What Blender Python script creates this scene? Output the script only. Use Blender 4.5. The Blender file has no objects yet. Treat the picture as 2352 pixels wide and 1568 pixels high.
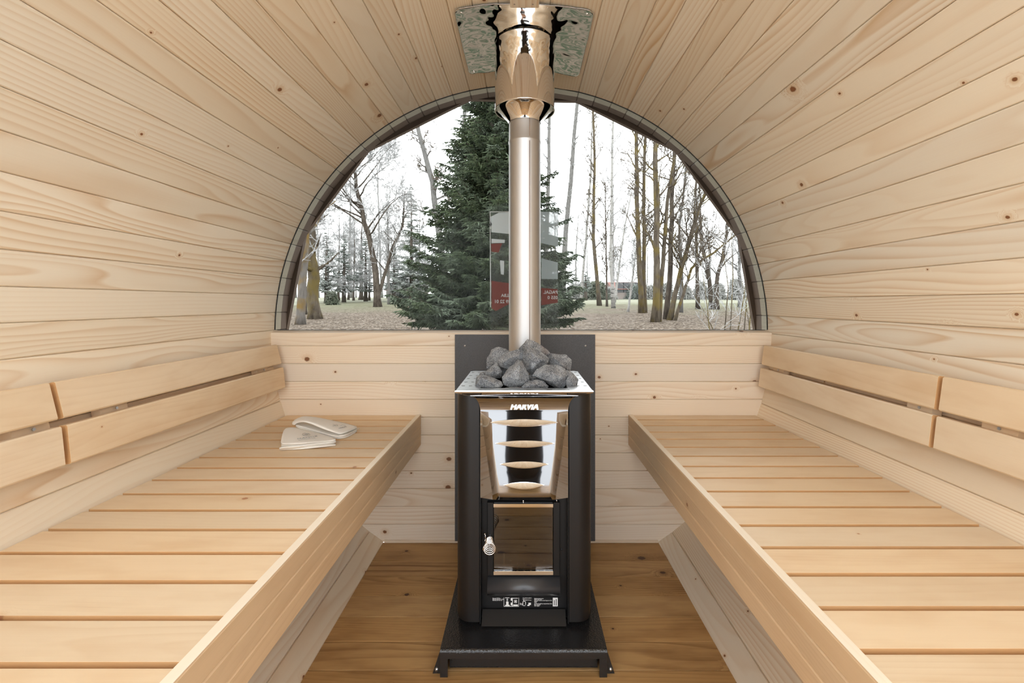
import bpy, bmesh, math, random
from mathutils import Vector, Matrix, noise
PI = math.pi
V3 = Vector
# ---------------------------------------------------------------- camera, world, light, exposure
F = 1060.0; CX, CY = 1204.0, 695.0; CZ = 1.017      # focal length and vanishing point in photo pixels, lens height
sc = bpy.context.scene
cam_d = bpy.data.cameras.new('camera'); cam = bpy.data.objects.new('camera', cam_d)
sc.collection.objects.link(cam); sc.camera = cam
cam.location = (0, 0, CZ); cam.rotation_euler = (PI/2, 0, 0)
cam_d.sensor_width = 36; cam_d.lens = F/2352*36
cam_d.shift_x = -(CX-1176)/2352; cam_d.shift_y = -(784-CY)/2352
cam_d.clip_start = .02; cam_d.clip_end = 500
world = bpy.data.worlds.new('world'); sc.world = world; world.use_nodes = True
bg = world.node_tree.nodes['Background']
bg.inputs[0].default_value = (0.93, 0.965, 1.0, 1); bg.inputs[1].default_value = 4.9
sc.view_settings.view_transform = 'Standard'; sc.view_settings.look = 'None'
sc.view_settings.exposure = 0.08; sc.view_settings.gamma = 1.0; sc.view_settings.use_curve_mapping = False
sc.cycles.max_bounces = 14; sc.cycles.diffuse_bounces = 9; sc.cycles.glossy_bounces = 5
sc.cycles.transparent_max_bounces = 16; sc.cycles.transmission_bounces = 6
sc.cycles.caustics_reflective = False; sc.cycles.caustics_refractive = False
sc.cycles.sample_clamp_indirect = 6
COL = sc.collection

def W(px, py, d):                       # point seen at a photo pixel, at distance d
    return V3(((px-CX)*d/F, d, CZ-(py-CY)*d/F))
def WZ(px, py, z):                      # point seen at a photo pixel, at height z
    return W(px, py, (CZ-z)*F/(py-CY))

# ---------------------------------------------------------------- materials
MATS = {}
def D_(c, k=.345): return tuple(x*k for x in c)
class NT:
    def __init__(s, name):
        m = bpy.data.materials.new(name); m.use_nodes = True; s.m = m; s.t = m.node_tree; s.n = s.t.nodes
        s.bsdf = s.n['Principled BSDF']; MATS[name] = m
    def add(s, typ, **kw):
        nd = s.n.new(typ)
        for k, v in kw.items(): setattr(nd, k, v)
        return nd
    def put(s, sock, v):
        if isinstance(v, bpy.types.NodeSocket): s.t.links.new(v, sock)
        elif v is not None: sock.default_value = v
    def math(s, op, a, b=None, c=None, clamp=False):
        nd = s.add('ShaderNodeMath', operation=op, use_clamp=clamp)
        for i, v in enumerate((a, b, c)): s.put(nd.inputs[i], v)
        return nd.outputs[0]
    def mix(s, f, a, b, mode='MIX'):
        nd = s.add('ShaderNodeMix', data_type='RGBA', blend_type=mode)
        s.put(nd.inputs[0], f)
        for i, v in ((6, a), (7, b)):
            if isinstance(v, tuple) and len(v) == 3: v = v+(1,)
            s.put(nd.inputs[i], v)
        return nd.outputs[2]
    def rng(s, v, a, b, c=0., d=1., smooth=False):
        nd = s.add('ShaderNodeMapRange', interpolation_type='SMOOTHSTEP' if smooth else 'LINEAR')
        for i, x in enumerate((v, a, b, c, d)): s.put(nd.inputs[i], x)
        return nd.outputs[0]
    def noise(s, vec, scale, detail=2., rough=.5, dist=0.):
        nd = s.add('ShaderNodeTexNoise'); s.put(nd.inputs['Vector'], vec)
        nd.inputs['Scale'].default_value = scale; nd.inputs['Detail'].default_value = detail
        nd.inputs['Roughness'].default_value = rough; nd.inputs['Distortion'].default_value = dist
        return nd.outputs[0]
    def comb(s, x, y, z=0.):
        nd = s.add('ShaderNodeCombineXYZ')
        for i, v in enumerate((x, y, z)): s.put(nd.inputs[i], v)
        return nd.outputs[0]
    def sep(s, v):
        nd = s.add('ShaderNodeSeparateXYZ'); s.put(nd.inputs[0], v); return nd.outputs
    def bump(s, h, strength, dist=.001):
        nd = s.add('ShaderNodeBump'); s.put(nd.inputs['Height'], h)
        nd.inputs['Strength'].default_value = strength; nd.inputs['Distance'].default_value = dist
        s.t.links.new(nd.outputs[0], s.bsdf.inputs['Normal'])
    def set(s, **kw):
        for k, v in kw.items():
            k = {'base': 'Base Color', 'rough': 'Roughness', 'metal': 'Metallic', 'spec': 'Specular IOR Level',
                 'coat': 'Coat Weight', 'sheen': 'Sheen Weight'}[k]
            if isinstance(v, tuple) and len(v) == 3: v = v+(1,)
            s.put(s.bsdf.inputs[k], v)
    def obj(s): return s.add('ShaderNodeTexCoord').outputs['Object']

def wood(name, light, dark, knot, rings=1.0, knots=.5, freq=(7, 22), tint=.10, rough=.5, fine=.12, patch=.0, kr=.007, kcell=.13, spec=.35):
    s = NT(name)
    uv = s.add('ShaderNodeUVMap', uv_map='UVMap').outputs[0]; sd = s.add('ShaderNodeUVMap', uv_map='Seed').outputs[0]
    u, v, _ = s.sep(uv); s1, s2, _ = s.sep(sd)
    uo = s.math('MULTIPLY_ADD', s1, 37.0, u); vo = s.math('MULTIPLY_ADD', s2, 23.0, v)
    # knots
    vor = s.add('ShaderNodeTexVoronoi', voronoi_dimensions='2D', feature='F1')
    s.put(vor.inputs['Vector'], s.comb(s.math('MULTIPLY', uo, .8), vo)); vor.inputs['Scale'].default_value = 1/kcell
    cr, cg, cb = s.sep(vor.outputs['Color'])
    dist = s.math('MULTIPLY', vor.outputs['Distance'], kcell)
    pres = s.math('LESS_THAN', cr, knots)
    rad = s.math('MULTIPLY', s.math('MULTIPLY_ADD', s.math('POWER', cg, 2.5), 1.2, .3), kr)
    wob = s.math('MULTIPLY_ADD', s.noise(s.comb(uo, vo), 160., 1.), .6, .7)
    kd = s.math('DIVIDE', s.math('MULTIPLY', dist, wob), rad)
    kmask = s.math('MULTIPLY', s.rng(kd, 1.15, .7, 0., 1., True), pres)
    khalo = s.math('MULTIPLY', s.rng(kd, 3.2, .8, 0., .45, True), pres)
    kpush = s.math('MULTIPLY', s.math('MULTIPLY', s.rng(kd, 5.0, 0., 0., .22, True), pres), 1.)
    # growth rings as contour lines of a stretched field
    h = s.noise(s.comb(s.math('MULTIPLY', uo, .85), s.math('MULTIPLY', vo, 6.5), s.math('MULTIPLY', s1, 9.)), 1., 1.5, .45)
    h = s.math('ADD', h, kpush)
    fr = s.math('MULTIPLY_ADD', s.math('POWER', s2, 1.6), freq[1]-freq[0], freq[0])
    hh = s.math('MULTIPLY_ADD', h, fr, s.math('MULTIPLY', vo, s.math('MULTIPLY', s.math('FRACT', s.math('MULTIPLY', s1, 7.31)), 110.)))
    saw = s.math('FRACT', hh)
    ring = s.math('MULTIPLY', s.math('POWER', saw, 2.2), s.rng(saw, 1., .86, 0., 1.))
    amp = s.math('MULTIPLY_ADD', s.math('FRACT', s.math('MULTIPLY', s2, 5.77)), .75, .12)
    amp = s.math('MULTIPLY', amp, s.rng(s.noise(s.comb(uo, s.math('MULTIPLY', vo, 9.)), 1.4, 2.), .3, .65, .35, 1.25))
    rg = s.math('MULTIPLY', ring, s.math('MULTIPLY', amp, rings))
    fg = s.noise(s.comb(s.math('MULTIPLY', uo, 5.), s.math('MULTIPLY', vo, 420.)), 1., 2., .6)
    fac = s.math('ADD', rg, s.math('MULTIPLY', s.math('SUBTRACT', fg, .5), fine), clamp=True)
    if patch: fac = s.math('ADD', fac, s.rng(s.noise(s.comb(s.math('MULTIPLY', uo, 4.), s.math('MULTIPLY', vo, 14.)), 1., 3., .6), .45, .75, 0., patch), clamp=True)
    c = s.mix(fac, light, dark)
    tn = s.math('MULTIPLY_ADD', s.math('FRACT', s.math('MULTIPLY', s1, 13.7)), tint, 1-tint)
    tw = s.math('MULTIPLY_ADD', s.math('FRACT', s.math('MULTIPLY', s2, 3.3)), tint*1.1, 1-tint*1.1)
    tb = s.math('MULTIPLY', tn, tw)
    cc = s.add('ShaderNodeCombineColor'); s.put(cc.inputs[0], tn)
    s.put(cc.inputs[1], s.math('MULTIPLY', tn, s.math('MULTIPLY_ADD', tw, .4, .6))); s.put(cc.inputs[2], tb)
    c = s.mix(1., c, cc.outputs[0], 'MULTIPLY')
    c = s.mix(khalo, c, dark)
    kc = s.mix(s.rng(kd, .75, .95), tuple(x*1.6 for x in knot), knot)
    c = s.mix(kmask, c, kc)
    s.set(base=c, rough=s.math('MULTIPLY_ADD', fg, .15, rough-.07), spec=spec)
    s.bump(s.math('ADD', fg, s.math('MULTIPLY', ring, -.6)), .25, .0004)
    return s.m

PINE = dict(light=(.86, .775, .635), dark=(.60, .35, .13), knot=(.14, .055, .02))
wood('pine_wall', rings=1.0, knots=.24, **PINE)
wood('pine_back', light=(.80, .71, .59), dark=(.58, .38, .20), knot=(.12, .05, .02), rings=.75, knots=.38)
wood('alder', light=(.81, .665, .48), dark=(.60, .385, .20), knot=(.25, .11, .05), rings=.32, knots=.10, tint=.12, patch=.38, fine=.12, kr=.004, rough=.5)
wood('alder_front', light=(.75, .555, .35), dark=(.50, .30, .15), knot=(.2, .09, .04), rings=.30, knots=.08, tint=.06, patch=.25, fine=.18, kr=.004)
wood('alder_edge_shade', light=(.60, .36, .17), dark=(.42, .23, .10), knot=(.2, .09, .04), rings=.3, knots=.05, tint=.08, patch=.25, fine=.2)  # shade of gaps and board ends put into a darker orange alder
wood('rail_pale', light=(.87, .78, .64), dark=(.68, .48, .26), knot=(.25, .11, .05), rings=.15, knots=0., tint=.03)
wood('floor_pine', light=(.60, .39, .175), dark=(.24, .115, .04), knot=(.045, .018, .008), rings=1.1, knots=.55, tint=.25, freq=(6, 18), rough=.42, fine=.65, patch=.55, kr=.011, kcell=.15)
wood('outer_board', light=(.19, .165, .125), dark=(.11, .09, .06), knot=(.1, .06, .03), rings=.5, knots=.1)  # darker, greyer tone for the board strip just outside the glass
wood('stained_dark', light=(.055, .034, .022), dark=(.03, .018, .012), knot=(.02, .01, .008), rings=.4, knots=.1, rough=.6)

def simple(name, base, rough=.5, metal=0., spec=.5, coat=0., bump=None):
    s = NT(name); s.set(base=base, rough=rough, metal=metal, spec=spec, coat=coat)
    if bump: s.bump(s.noise(s.obj(), bump[0], bump[3] if len(bump) > 3 else 2.), bump[1], bump[2])
    return s.m
simple('chrome', (.86, .86, .87), .035, 1.)
simple('chrome_panel', (.42, .425, .44), .04, 1.)
simple('chrome_wavy', (.80, .81, .80), .03, 1.)
simple('brushed_steel', (.60, .595, .59), .50, 1., bump=(500., .1, .0003))
simple('steel_sleeve', (.83, .80, .78), .05, 1., bump=(3., .15, .01, 0.))
simple('collar_steel', (.84, .84, .84), .30, 1., bump=(400., .1, .0003))
simple('seam', (.35, .22, .15), .5, .8)
simple('black_coat', (.006, .006, .0065), .42, .0, .35, bump=(1500., .25, .0002))
simple('black_side', (.010, .0085, .008), .40, .0, .40, bump=(1500., .25, .0002))
simple('ash_front', (.045, .046, .05), .33, .2, .6, bump=(1500., .2, .0002))
simple('hammered_black', (.014, .014, .015), .24, .0, .65, bump=(260., .7, .0012, 1.))
simple('cast_black', (.012, .012, .013), .55)
simple('void', (.004, .004, .004), .9, spec=.1)
simple('white_print', (.82, .82, .82), .6)
simple('logo_white', (.93, .93, .93), .5)
simple('grate_iron', (.50, .42, .30), .8)
simple('zinc', (.55, .55, .55), .35, .9)
simple('screw', (.45, .36, .28), .4, .8)
simple('seal_black', (.02, .02, .02), .6)
simple('jacket', (.03, .03, .035), .85, bump=(60., .3, .004))
simple('trousers', (.06, .07, .09), .85, bump=(60., .3, .004))
simple('shoe', (.02, .02, .02), .5)
simple('skin', (.55, .33, .24), .55)
simple('hair', (.06, .035, .02), .7)
simple('roof_red', (.15, .065, .05), .8)
simple('house_wall', (.26, .22, .20), .9)
simple('terrace', (.34, .34, .335), .8, bump=(20., .3, .004))
simple('white_print_soft', (.75, .77, .78), .7)

s = NT('heat_plate'); o_ = s.obj(); n_ = s.noise(o_, 900., 2., .7)
s.set(base=s.mix(s.rng(n_, .4, .75), (.042, .042, .044), (.13, .13, .135)), rough=.52, spec=.4); s.bump(n_, .3, .0003)

s = NT('stone'); o_ = s.obj()
n1 = s.noise(o_, 28., 5., .65); n2 = s.noise(o_, 420., 3., .75); n3 = s.noise(o_, 14., 4., .6, 2.5)
vein = s.rng(s.math('ABSOLUTE', s.math('SUBTRACT', n3, .5)), .0, .022, 1., 0.)
c = s.mix(s.rng(n1, .35, .7), (.13, .14, .155), (.36, .38, .40))
c = s.mix(s.rng(n2, .52, .68), c, (.66, .68, .70)); c = s.mix(s.rng(n2, .48, .36, 0., .8), c, (.02, .02, .022))
c = s.mix(s.math('MULTIPLY', vein, .45), c, (.55, .55, .53))
n4 = s.noise(o_, 9., 2.); c = s.mix(s.rng(n4, .62, .75, 0., .5), c, (.25, .17, .12))
s.set(base=c, rough=.85, spec=.25); s.bump(s.math('ADD', n2, s.math('MULTIPLY', n1, 3.)), .8, .003)

s = NT('felt'); o_ = s.obj(); n_ = s.noise(o_, 900., 4., .7)
s.set(base=s.mix(n_, (.80, .765, .70), (.88, .86, .81)), rough=.95, spec=.1, sheen=.3); s.bump(n_, .5, .0008)
simple('felt_print', (.36, .36, .36), .9)

def glassy(name, tint, gloss=.9, ior=1.45):
    s = NT(name); s.n.remove(s.bsdf)
    tr = s.add('ShaderNodeBsdfTransparent'); tr.inputs[0].default_value = tint+(1,)
    gl = s.add('ShaderNodeBsdfGlossy'); gl.inputs['Roughness'].default_value = .0; gl.inputs[0].default_value = (gloss,)*3+(1,)
    fr = s.add('ShaderNodeFresnel'); fr.inputs[0].default_value = ior
    mx = s.add('ShaderNodeMixShader'); s.t.links.new(fr.outputs[0], mx.inputs[0])
    s.t.links.new(tr.outputs[0], mx.inputs[1]); s.t.links.new(gl.outputs[0], mx.inputs[2])
    s.t.links.new(mx.outputs[0], s.n['Material Output'].inputs[0]); return s.m
glassy('window_glass', (.95, .955, .94), .06)
glassy('stove_glass', (.42, .40, .38), 1., 2.0)
def veil(name, col, alpha):
    s = NT(name); s.set(base=col, rough=.6); s.bsdf.inputs['Alpha'].default_value = alpha
veil('sheet_clear', (.80, .83, .84), .05); veil('sheet_white', (.86, .89, .90), .80)
veil('sheet_red', (.30, .045, .025), .80); veil('sheet_grey', (.55, .60, .62), .55); veil('sheet_edge', (.95, .95, .95), .9)

def bark(name, a, b, moss=None, scale=9.):
    a, b = D_(a), D_(b); moss = moss and D_(moss)
    s = NT(name); o_ = s.obj(); x, y, z = s.sep(o_)
    n = s.noise(s.comb(x, y, s.math('MULTIPLY', z, .25)), scale, 4., .65)
    c = s.mix(s.rng(n, .3, .7), a, b)
    if moss: c = s.mix(s.rng(s.noise(o_, 1.8, 3.), .46, .62, 0., .8), c, moss)
    s.set(base=c, rough=.9, spec=.15); s.bump(n, .8, .02); return s.m
bark('bark_brown', (.07, .05, .04), (.30, .25, .20))
bark('bark_mossy', (.10, .075, .055), (.33, .27, .20), (.30, .22, .06))
bark('bark_orange', (.22, .19, .17), (.42, .38, .34), (.42, .25, .05))
bark('bark_grey', (.22, .21, .20), (.46, .44, .42))
bark('bark_far', (.42, .40, .38), (.62, .60, .58))  # distance haze painted in as paler bark
bark('bark_dark', (.14, .11, .09), (.30, .26, .22))  # dark brown bark of the background trunks
s = NT('birch'); o_ = s.obj(); x, y, z = s.sep(o_)
n = s.noise(s.comb(x, y, s.math('MULTIPLY', z, 6.)), 2., 3., .6)
s.set(base=s.mix(s.rng(n, .56, .66), (.25, .24, .225), (.045, .04, .035)), rough=.8)
simple('twig_brown', (.10, .082, .065), .9, spec=.1)
simple('twig_frost', (.33, .327, .327), .9, spec=.1)
simple('twig_far', (.28, .277, .277), .9, spec=.1)  # distance haze painted in as paler twigs
def foliage(name, a, b, c):
    a, b, c = D_(a), D_(b), D_(c)
    s = NT(name); o_ = s.obj(); n = s.noise(o_, 7., 3., .7); n2 = s.noise(o_, 1.3, 2.)
    k = s.mix(s.rng(n, .35, .65), a, b); k = s.mix(s.rng(n2, .45, .7, 0., .6), k, c)
    s.set(base=k, rough=.75, spec=.2)
foliage('spruce_green', (.03, .055, .02), (.16, .21, .10), (.36, .43, .33))
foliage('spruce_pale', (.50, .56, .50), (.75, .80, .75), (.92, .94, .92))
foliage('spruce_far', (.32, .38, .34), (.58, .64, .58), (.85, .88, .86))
foliage('haze_shrub', (.70, .70, .66), (.90, .89, .85), (.96, .95, .92))  # pale shrub colour with the far haze painted in
foliage('bush_green', (.16, .20, .13), (.35, .38, .28), (.50, .52, .45))

s = NT('ground'); o_ = s.obj(); x, y, z = s.sep(o_)
na = s.noise(o_, .22, 3., .6); nb = s.noise(o_, 3.2, 5., .75); nc = s.noise(o_, 11., 3., .7)
leaf = s.mix(s.rng(nb, .43, .57), (.13, .085, .055), (.42, .33, .25)); leaf = s.mix(s.rng(nc, .53, .60), leaf, (.80, .70, .60)); leaf = s.mix(s.rng(nc, .46, .40), leaf, (.14, .10, .07))
gr = s.mix(s.rng(nb, .35, .7), (.30, .28, .17), (.56, .56, .40))
g1 = s.math('ADD', y, s.math('MULTIPLY', s.math('SUBTRACT', na, .5), 26.))
c = s.mix(s.rng(g1, 24., 36.), leaf, gr)
ng = s.mix(s.rng(s.noise(o_, 1.6, 4., .7), .44, .56), (.10, .115, .07), (.30, .23, .17)); c = s.mix(s.rng(y, 15., 9.), c, ng)
c = s.mix(s.rng(g1, 38., 44.), c, (.70, .70, .54))
s.set(base=s.mix(1., c, (.30, .30, .30), 'MULTIPLY'), rough=.95, spec=.05)

# ---------------------------------------------------------------- mesh builder
class MB:
    def __init__(s): s.v = []; s.f = []; s.uv = []; s.sd = []; s.sm = []; s.mi = []; s.has = False
    def face(s, idx, uv=None, sd=(0, 0), sm=False, mi=0):
        s.f.append(idx); s.uv.append(uv or [(0, 0)]*len(idx)); s.sd.append(sd); s.sm.append(sm); s.mi.append(mi)
    def prism(s, prof, o, A, B, U, L, sd=(.5, .5), sm=False, mi=0, caps=True, skew=None):
        """profile points (a,b) in the A,B plane at o, swept by L along U; skew(a,b)->(start,end) offsets along U"""
        n = len(prof); base = len(s.v); o = V3(o); A = V3(A); B = V3(B); U = V3(U)
        st = []; per = [0]
        for i, (a, b) in enumerate(prof):
            u0, u1 = (skew(a, b) if skew else (0, L)); st.append((u0, u1))
            p = o+A*a+B*b; s.v.append(tuple(p+U*u0)); s.v.append(tuple(p+U*u1))
            a2, b2 = prof[(i+1) % n]; per.append(per[-1]+math.hypot(a2-a, b2-b))
        for i in range(n):
            j = (i+1) % n
            s.face((base+2*i, base+2*j, base+2*j+1, base+2*i+1),
                   [(st[i][0], per[i]), (st[j][0], per[i+1]), (st[j][1], per[i+1]), (st[i][1], per[i])], sd, sm, mi)
        if caps:
            s.face(tuple(base+2*i for i in range(n)), [(p[1]*.3, p[0]) for p in prof], sd, False, mi)
            s.face(tuple(base+2*i+1 for i in reversed(range(n))), [(p[1]*.3, p[0]) for p in reversed(prof)], sd, False, mi)
    def box(s, lo, hi, sd=(.5, .5), axis=0, c=0., mi=0):
        """axis = grain axis; c = chamfer along that axis"""
        x0, y0, z0 = lo; x1, y1, z1 = hi
        A, B, U = [((0, 1, 0), (0, 0, 1), (1, 0, 0)), ((0, 0, 1), (1, 0, 0), (0, 1, 0)), ((1, 0, 0), (0, 1, 0), (0, 0, 1))][axis]
        dim = [(y1-y0, z1-z0, x1-x0), (z1-z0, x1-x0, y1-y0), (x1-x0, y1-y0, z1-z0)][axis]
        w, h, L = dim
        pr = [(0, 0), (w, 0), (w, h), (0, h)] if c <= 0 else [(c, 0), (w-c, 0), (w, c), (w, h-c), (w-c, h), (c, h), (0, h-c), (0, c)]
        s.prism(pr, (x0, y0, z0), A, B, U, L, sd, mi=mi)
    def tube(s, pts, rad, n=8, closed=False, caps=True, sm=True, mi=0):
        pts = [V3(p) for p in pts]; N = len(pts); base = len(s.v)
        if not hasattr(rad, '__len__'): rad = [rad]*N
        ref = None
        for i in range(N):
            t = (pts[(i+1) % N]-pts[i-1]) if closed else (pts[min(i+1, N-1)]-pts[max(i-1, 0)])
            t = t.normalized() if t.length > 1e-9 else V3((0, 0, 1))
            if ref is None:
                ref = t.cross(V3((.31, .17, .93))); ref = ref if ref.length > .1 else t.cross(V3((1, 0, 0)))
            ref = (ref-t*ref.dot(t)).normalized(); b = t.cross(ref)
            for k in range(n):
                a = 2*PI*k/n; s.v.append(tuple(pts[i]+(ref*math.cos(a)+b*math.sin(a))*rad[i]))
        for i in range(N if closed else N-1):
            j = (i+1) % N
            for k in range(n):
                k2 = (k+1) % n; s.face((base+i*n+k, base+i*n+k2, base+j*n+k2, base+j*n+k), None, (0, 0), sm, mi)
        if caps and not closed:
            s.face(tuple(base+k for k in reversed(range(n))), None, (0, 0), False, mi); s.face(tuple(base+(N-1)*n+k for k in range(n)), None, (0, 0), False, mi)
    def lathe(s, prof, c, n=48, axis='Z', sm=True, mi=0, a0=0, a1=2*PI):
        base = len(s.v); full = abs(a1-a0-2*PI) < 1e-6; m = n if full else n+1
        for r, h in prof:
            for k in range(m):
                a = a0+(a1-a0)*k/n
                s.v.append((c[0]+r*math.cos(a), c[1]+r*math.sin(a), c[2]+h) if axis == 'Z' else (c[0]+r*math.cos(a), c[1]+h, c[2]+r*math.sin(a)))
        for i in range(len(prof)-1):
            for k in range(n):
                k2 = (k+1) % m; s.face((base+i*m+k, base+i*m+k2, base+(i+1)*m+k2, base+(i+1)*m+k), None, (0, 0), sm, mi)
    def grid(s, rows, sm=True, mi=0, th=None):
        base = len(s.v); m = len(rows[0])
        for r in rows:
            for p in r: s.v.append(tuple(p))
        for i in range(len(rows)-1):
            for k in range(m-1): s.face((base+i*m+k, base+i*m+k+1, base+(i+1)*m+k+1, base+(i+1)*m+k), None, (0, 0), sm, mi)
    def build(s, name, mats, parent=None, recalc=True, solid=0., bevel=0.):
        me = bpy.data.meshes.new(name); me.from_pydata(s.v, [], s.f)
        u1 = me.uv_layers.new(name='UVMap'); u2 = me.uv_layers.new(name='Seed')
        fl = [c for uv in s.uv for p in uv for c in p]; u1.data.foreach_set('uv', fl)
        fl = [c for uv, sd in zip(s.uv, s.sd) for _ in uv for c in sd]; u2.data.foreach_set('uv', fl)
        me.polygons.foreach_set('use_smooth', s.sm); me.polygons.foreach_set('material_index', s.mi)
        for m in ([mats] if isinstance(mats, str) else mats): me.materials.append(MATS[m])
        if recalc:
            bm = bmesh.new(); bm.from_mesh(me); bmesh.ops.recalc_face_normals(bm, faces=bm.faces)
            bm.to_mesh(me); bm.free()
        me.update()
        return link(name, me, parent, solid, bevel)
def link(name, me, parent=None, solid=0., bevel=0.):
    o = bpy.data.objects.new(name, me); COL.objects.link(o)
    if parent is not None: attach(o, parent)
    if solid: m = o.modifiers.new('solid', 'SOLIDIFY'); m.thickness = solid; m.offset = 0
    if bevel: m = o.modifiers.new('bevel', 'BEVEL'); m.width = bevel; m.segments = 2; m.limit_method = 'ANGLE'
    return o
def attach(o, p):
    o.parent = p; o.matrix_parent_inverse = Matrix.LocRotScale(p.location, p.rotation_euler, p.scale).inverted()
def empty(name, loc, label, cat, group=None):
    o = bpy.data.objects.new(name, None); COL.objects.link(o); o.location = loc; o.empty_display_size = .1
    return tag(o, label, cat, group)
def tag(o, label=None, cat=None, group=None, kind=None):
    for k, v in (('label', label), ('category', cat), ('group', group), ('kind', kind)):
        if v: o[k] = v
    return o
def struct(o, label=None):
    o['kind'] = 'structure'
    if label: o['label'] = label
    return o
RND = random.Random(4)
def rs(): return (RND.random(), RND.random())
def text(body, size, mat, parent, M, name='lettering', shear=0., off=0., sx=1., align='LEFT', ext=.0004, spacing=1.):
    cu = bpy.data.curves.new('t', 'FONT'); cu.body = body; cu.size = size; cu.shear = shear; cu.offset = off
    cu.extrude = ext; cu.align_x = align; cu.space_character = spacing; cu.resolution_u = 3
    t = bpy.data.objects.new('t', cu); COL.objects.link(t)
    dg = bpy.context.evaluated_depsgraph_get(); me = bpy.data.meshes.new_from_object(t.evaluated_get(dg))
    bpy.data.objects.remove(t); me.transform(M @ Matrix.Diagonal((sx, 1, 1, 1)))
    me.materials.clear(); me.materials.append(MATS[mat]); me.name = name
    return link(name, me, parent)
FRONT = lambda p: Matrix.Translation(p) @ Matrix.Rotation(PI/2, 4, 'X')       # text plane facing the camera

# ---------------------------------------------------------------- barrel shell
BX, BZ, BR = -.013, .892, 1.0635
YW, YG = 1.96, 1.99
YS0 = -.32
joints = [3.7-4.045*k for k in range(15, 0, -1)]+[3.7+4.045*k for k in range(0, 19)]+[80.51+4.3775*k for k in range(1, 4)]+[98.02+4.08*k for k in range(0, 35)]
def staves(name, a_lo, a_hi, y0, y1, mat, seedo=0, th=.04):
    mb = MB(); r = random.Random(11+seedo)
    for a, b in zip(joints, joints[1:]):
        sd = (r.random(), r.random())
        mid = (a+b)/2
        if mid < a_lo or mid >= a_hi: continue
        if BZ+BR*math.sin(math.radians(max(a, b) if mid < 90 else min(a, b))) < -.03: continue
        m = math.radians(mid); ha = math.radians(b-a)/2
        w = BR*math.sin(ha); T = V3((-math.sin(m), 0, math.cos(m))); Nn = V3((-math.cos(m), 0, -math.sin(m)))
        c = V3((BX, 0, BZ))-Nn*(BR*math.cos(ha)); wo = (BR+th)*math.tan(ha)
        g = .0005; ch = .0027; dp = .0055
        pr = [(-wo, -th), (wo, -th), (w, -dp), (w-g, -dp), (w-g, -ch), (w-g-ch, 0), (-w+g+ch, 0), (-w+g, -ch), (-w+g, -dp), (-w, -dp)]
        mb.prism(pr, c+V3((0, y0, 0)), T, Nn, (0, 1, 0), y1-y0, sd)
    return struct(mb.build(name, mat))
for nm, lo, hi in (('wall_right', -70, 31.5), ('ceiling', 31.5, 147), ('wall_left', 147, 260)):
    staves(nm, lo, hi, YS0, YG, 'pine_wall')
staves('trim_3', -3, 183, YG+.0065, 2.040, 'outer_board')
staves('trim_1', -3, 183, 2.0405, 2.088, 'stained_dark', th=.03)
tag(bpy.data.objects['trim_1'], 'dark stained outer ends of the barrel boards beyond the window glass')
# polygonal outer fascia
poly = [W(px, py, 2.09) for px, py in ((652, 800), (658, 757), (700, 538), (845, 345), (1078, 228), (1325, 232), (1553, 345), (1698, 545), (1735, 760), (1738, 800))]
mb = MB()
for p, q in zip(poly, poly[1:]):
    c = V3((BX, 2.09, BZ)); out = [c+(x-c).normalized()*1.15 for x in (p, q)]
    base = len(mb.v)
    for dy in (0, .022):
        for x in (p, q, out[1], out[0]): mb.v.append((x.x, 2.09+dy, x.z))
    for f in ((0, 1, 2, 3), (7, 6, 5, 4), (0, 4, 5, 1), (1, 5, 6, 2), (2, 6, 7, 3), (3, 7, 4, 0)): mb.face(tuple(base+i for i in f), [(0, 0), (.3, 0), (.3, .1), (0, .1)], rs())
struct(mb.build('trim_2', 'stained_dark'), 'dark brown many-sided fascia framing the outside of the window')

# ---------------------------------------------------------------- floor
mb = MB(); yj = 1.96; ys = []
inv0 = 1/(1245-695)
k = 0
edges = [1.96]
y = CZ*F/(1287-695)
while y > -.31: edges.append(y); y -= .1088
edges.append(-.32)
for a, b in zip(edges, edges[1:]):
    w = a-b; g = .0012; ch = .0007
    pr = [(0, -.03), (w, -.03), (w, -.006), (w-g, -.006), (w-g, -ch), (w-g-ch, 0), (g+ch, 0), (g, -ch), (g, -.006), (0, -.006)]
    mb.prism(pr, (BX-.60, b, 0), (0, 1, 0), (0, 0, 1), (1, 0, 0), 1.20, rs())
struct(mb.build('floor', 'floor_pine'))

# ---------------------------------------------------------------- back wall below the window
mb = MB(); tops = [.8895, .834]+[.834-.0758*k for k in range(1, 11)]+[.0]
tops = [t for t in tops if t >= 0]
for i, (t, b) in enumerate(zip(tops, tops[1:])):
    if t-b < .008: continue
    xm = max(math.sqrt(BR**2-(t-BZ)**2), math.sqrt(BR**2-(b-BZ)**2))+.004
    w = t-b; g = .0005; ch = .0018
    pr = [(0, -.035), (w, -.035), (w, -.006), (w-g, -.006), (w-g, -ch), (w-g-ch, 0), (g+ch, 0), (g, -ch), (g, -.006), (0, -.006)]
    if i == 0: pr = [(0, -.035), (w+.010, -.035), (w, 0), (g+ch, 0), (g, -ch), (g, -.006), (0, -.006)]
    mb.prism(pr, (BX-xm, YW, b), (0, 0, 1), (0, -1, 0), (1, 0, 0), 2*xm, rs())
struct(mb.build('wall_back', 'pine_back'), 'low pine plank wall under the half-round window')
mb = MB(); mb.box((BX-.58, 1.952, 0), (BX+.58, 1.9605, .011), rs(), 0, .002)
struct(mb.build('baseboard_back', 'pine_back'))
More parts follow.
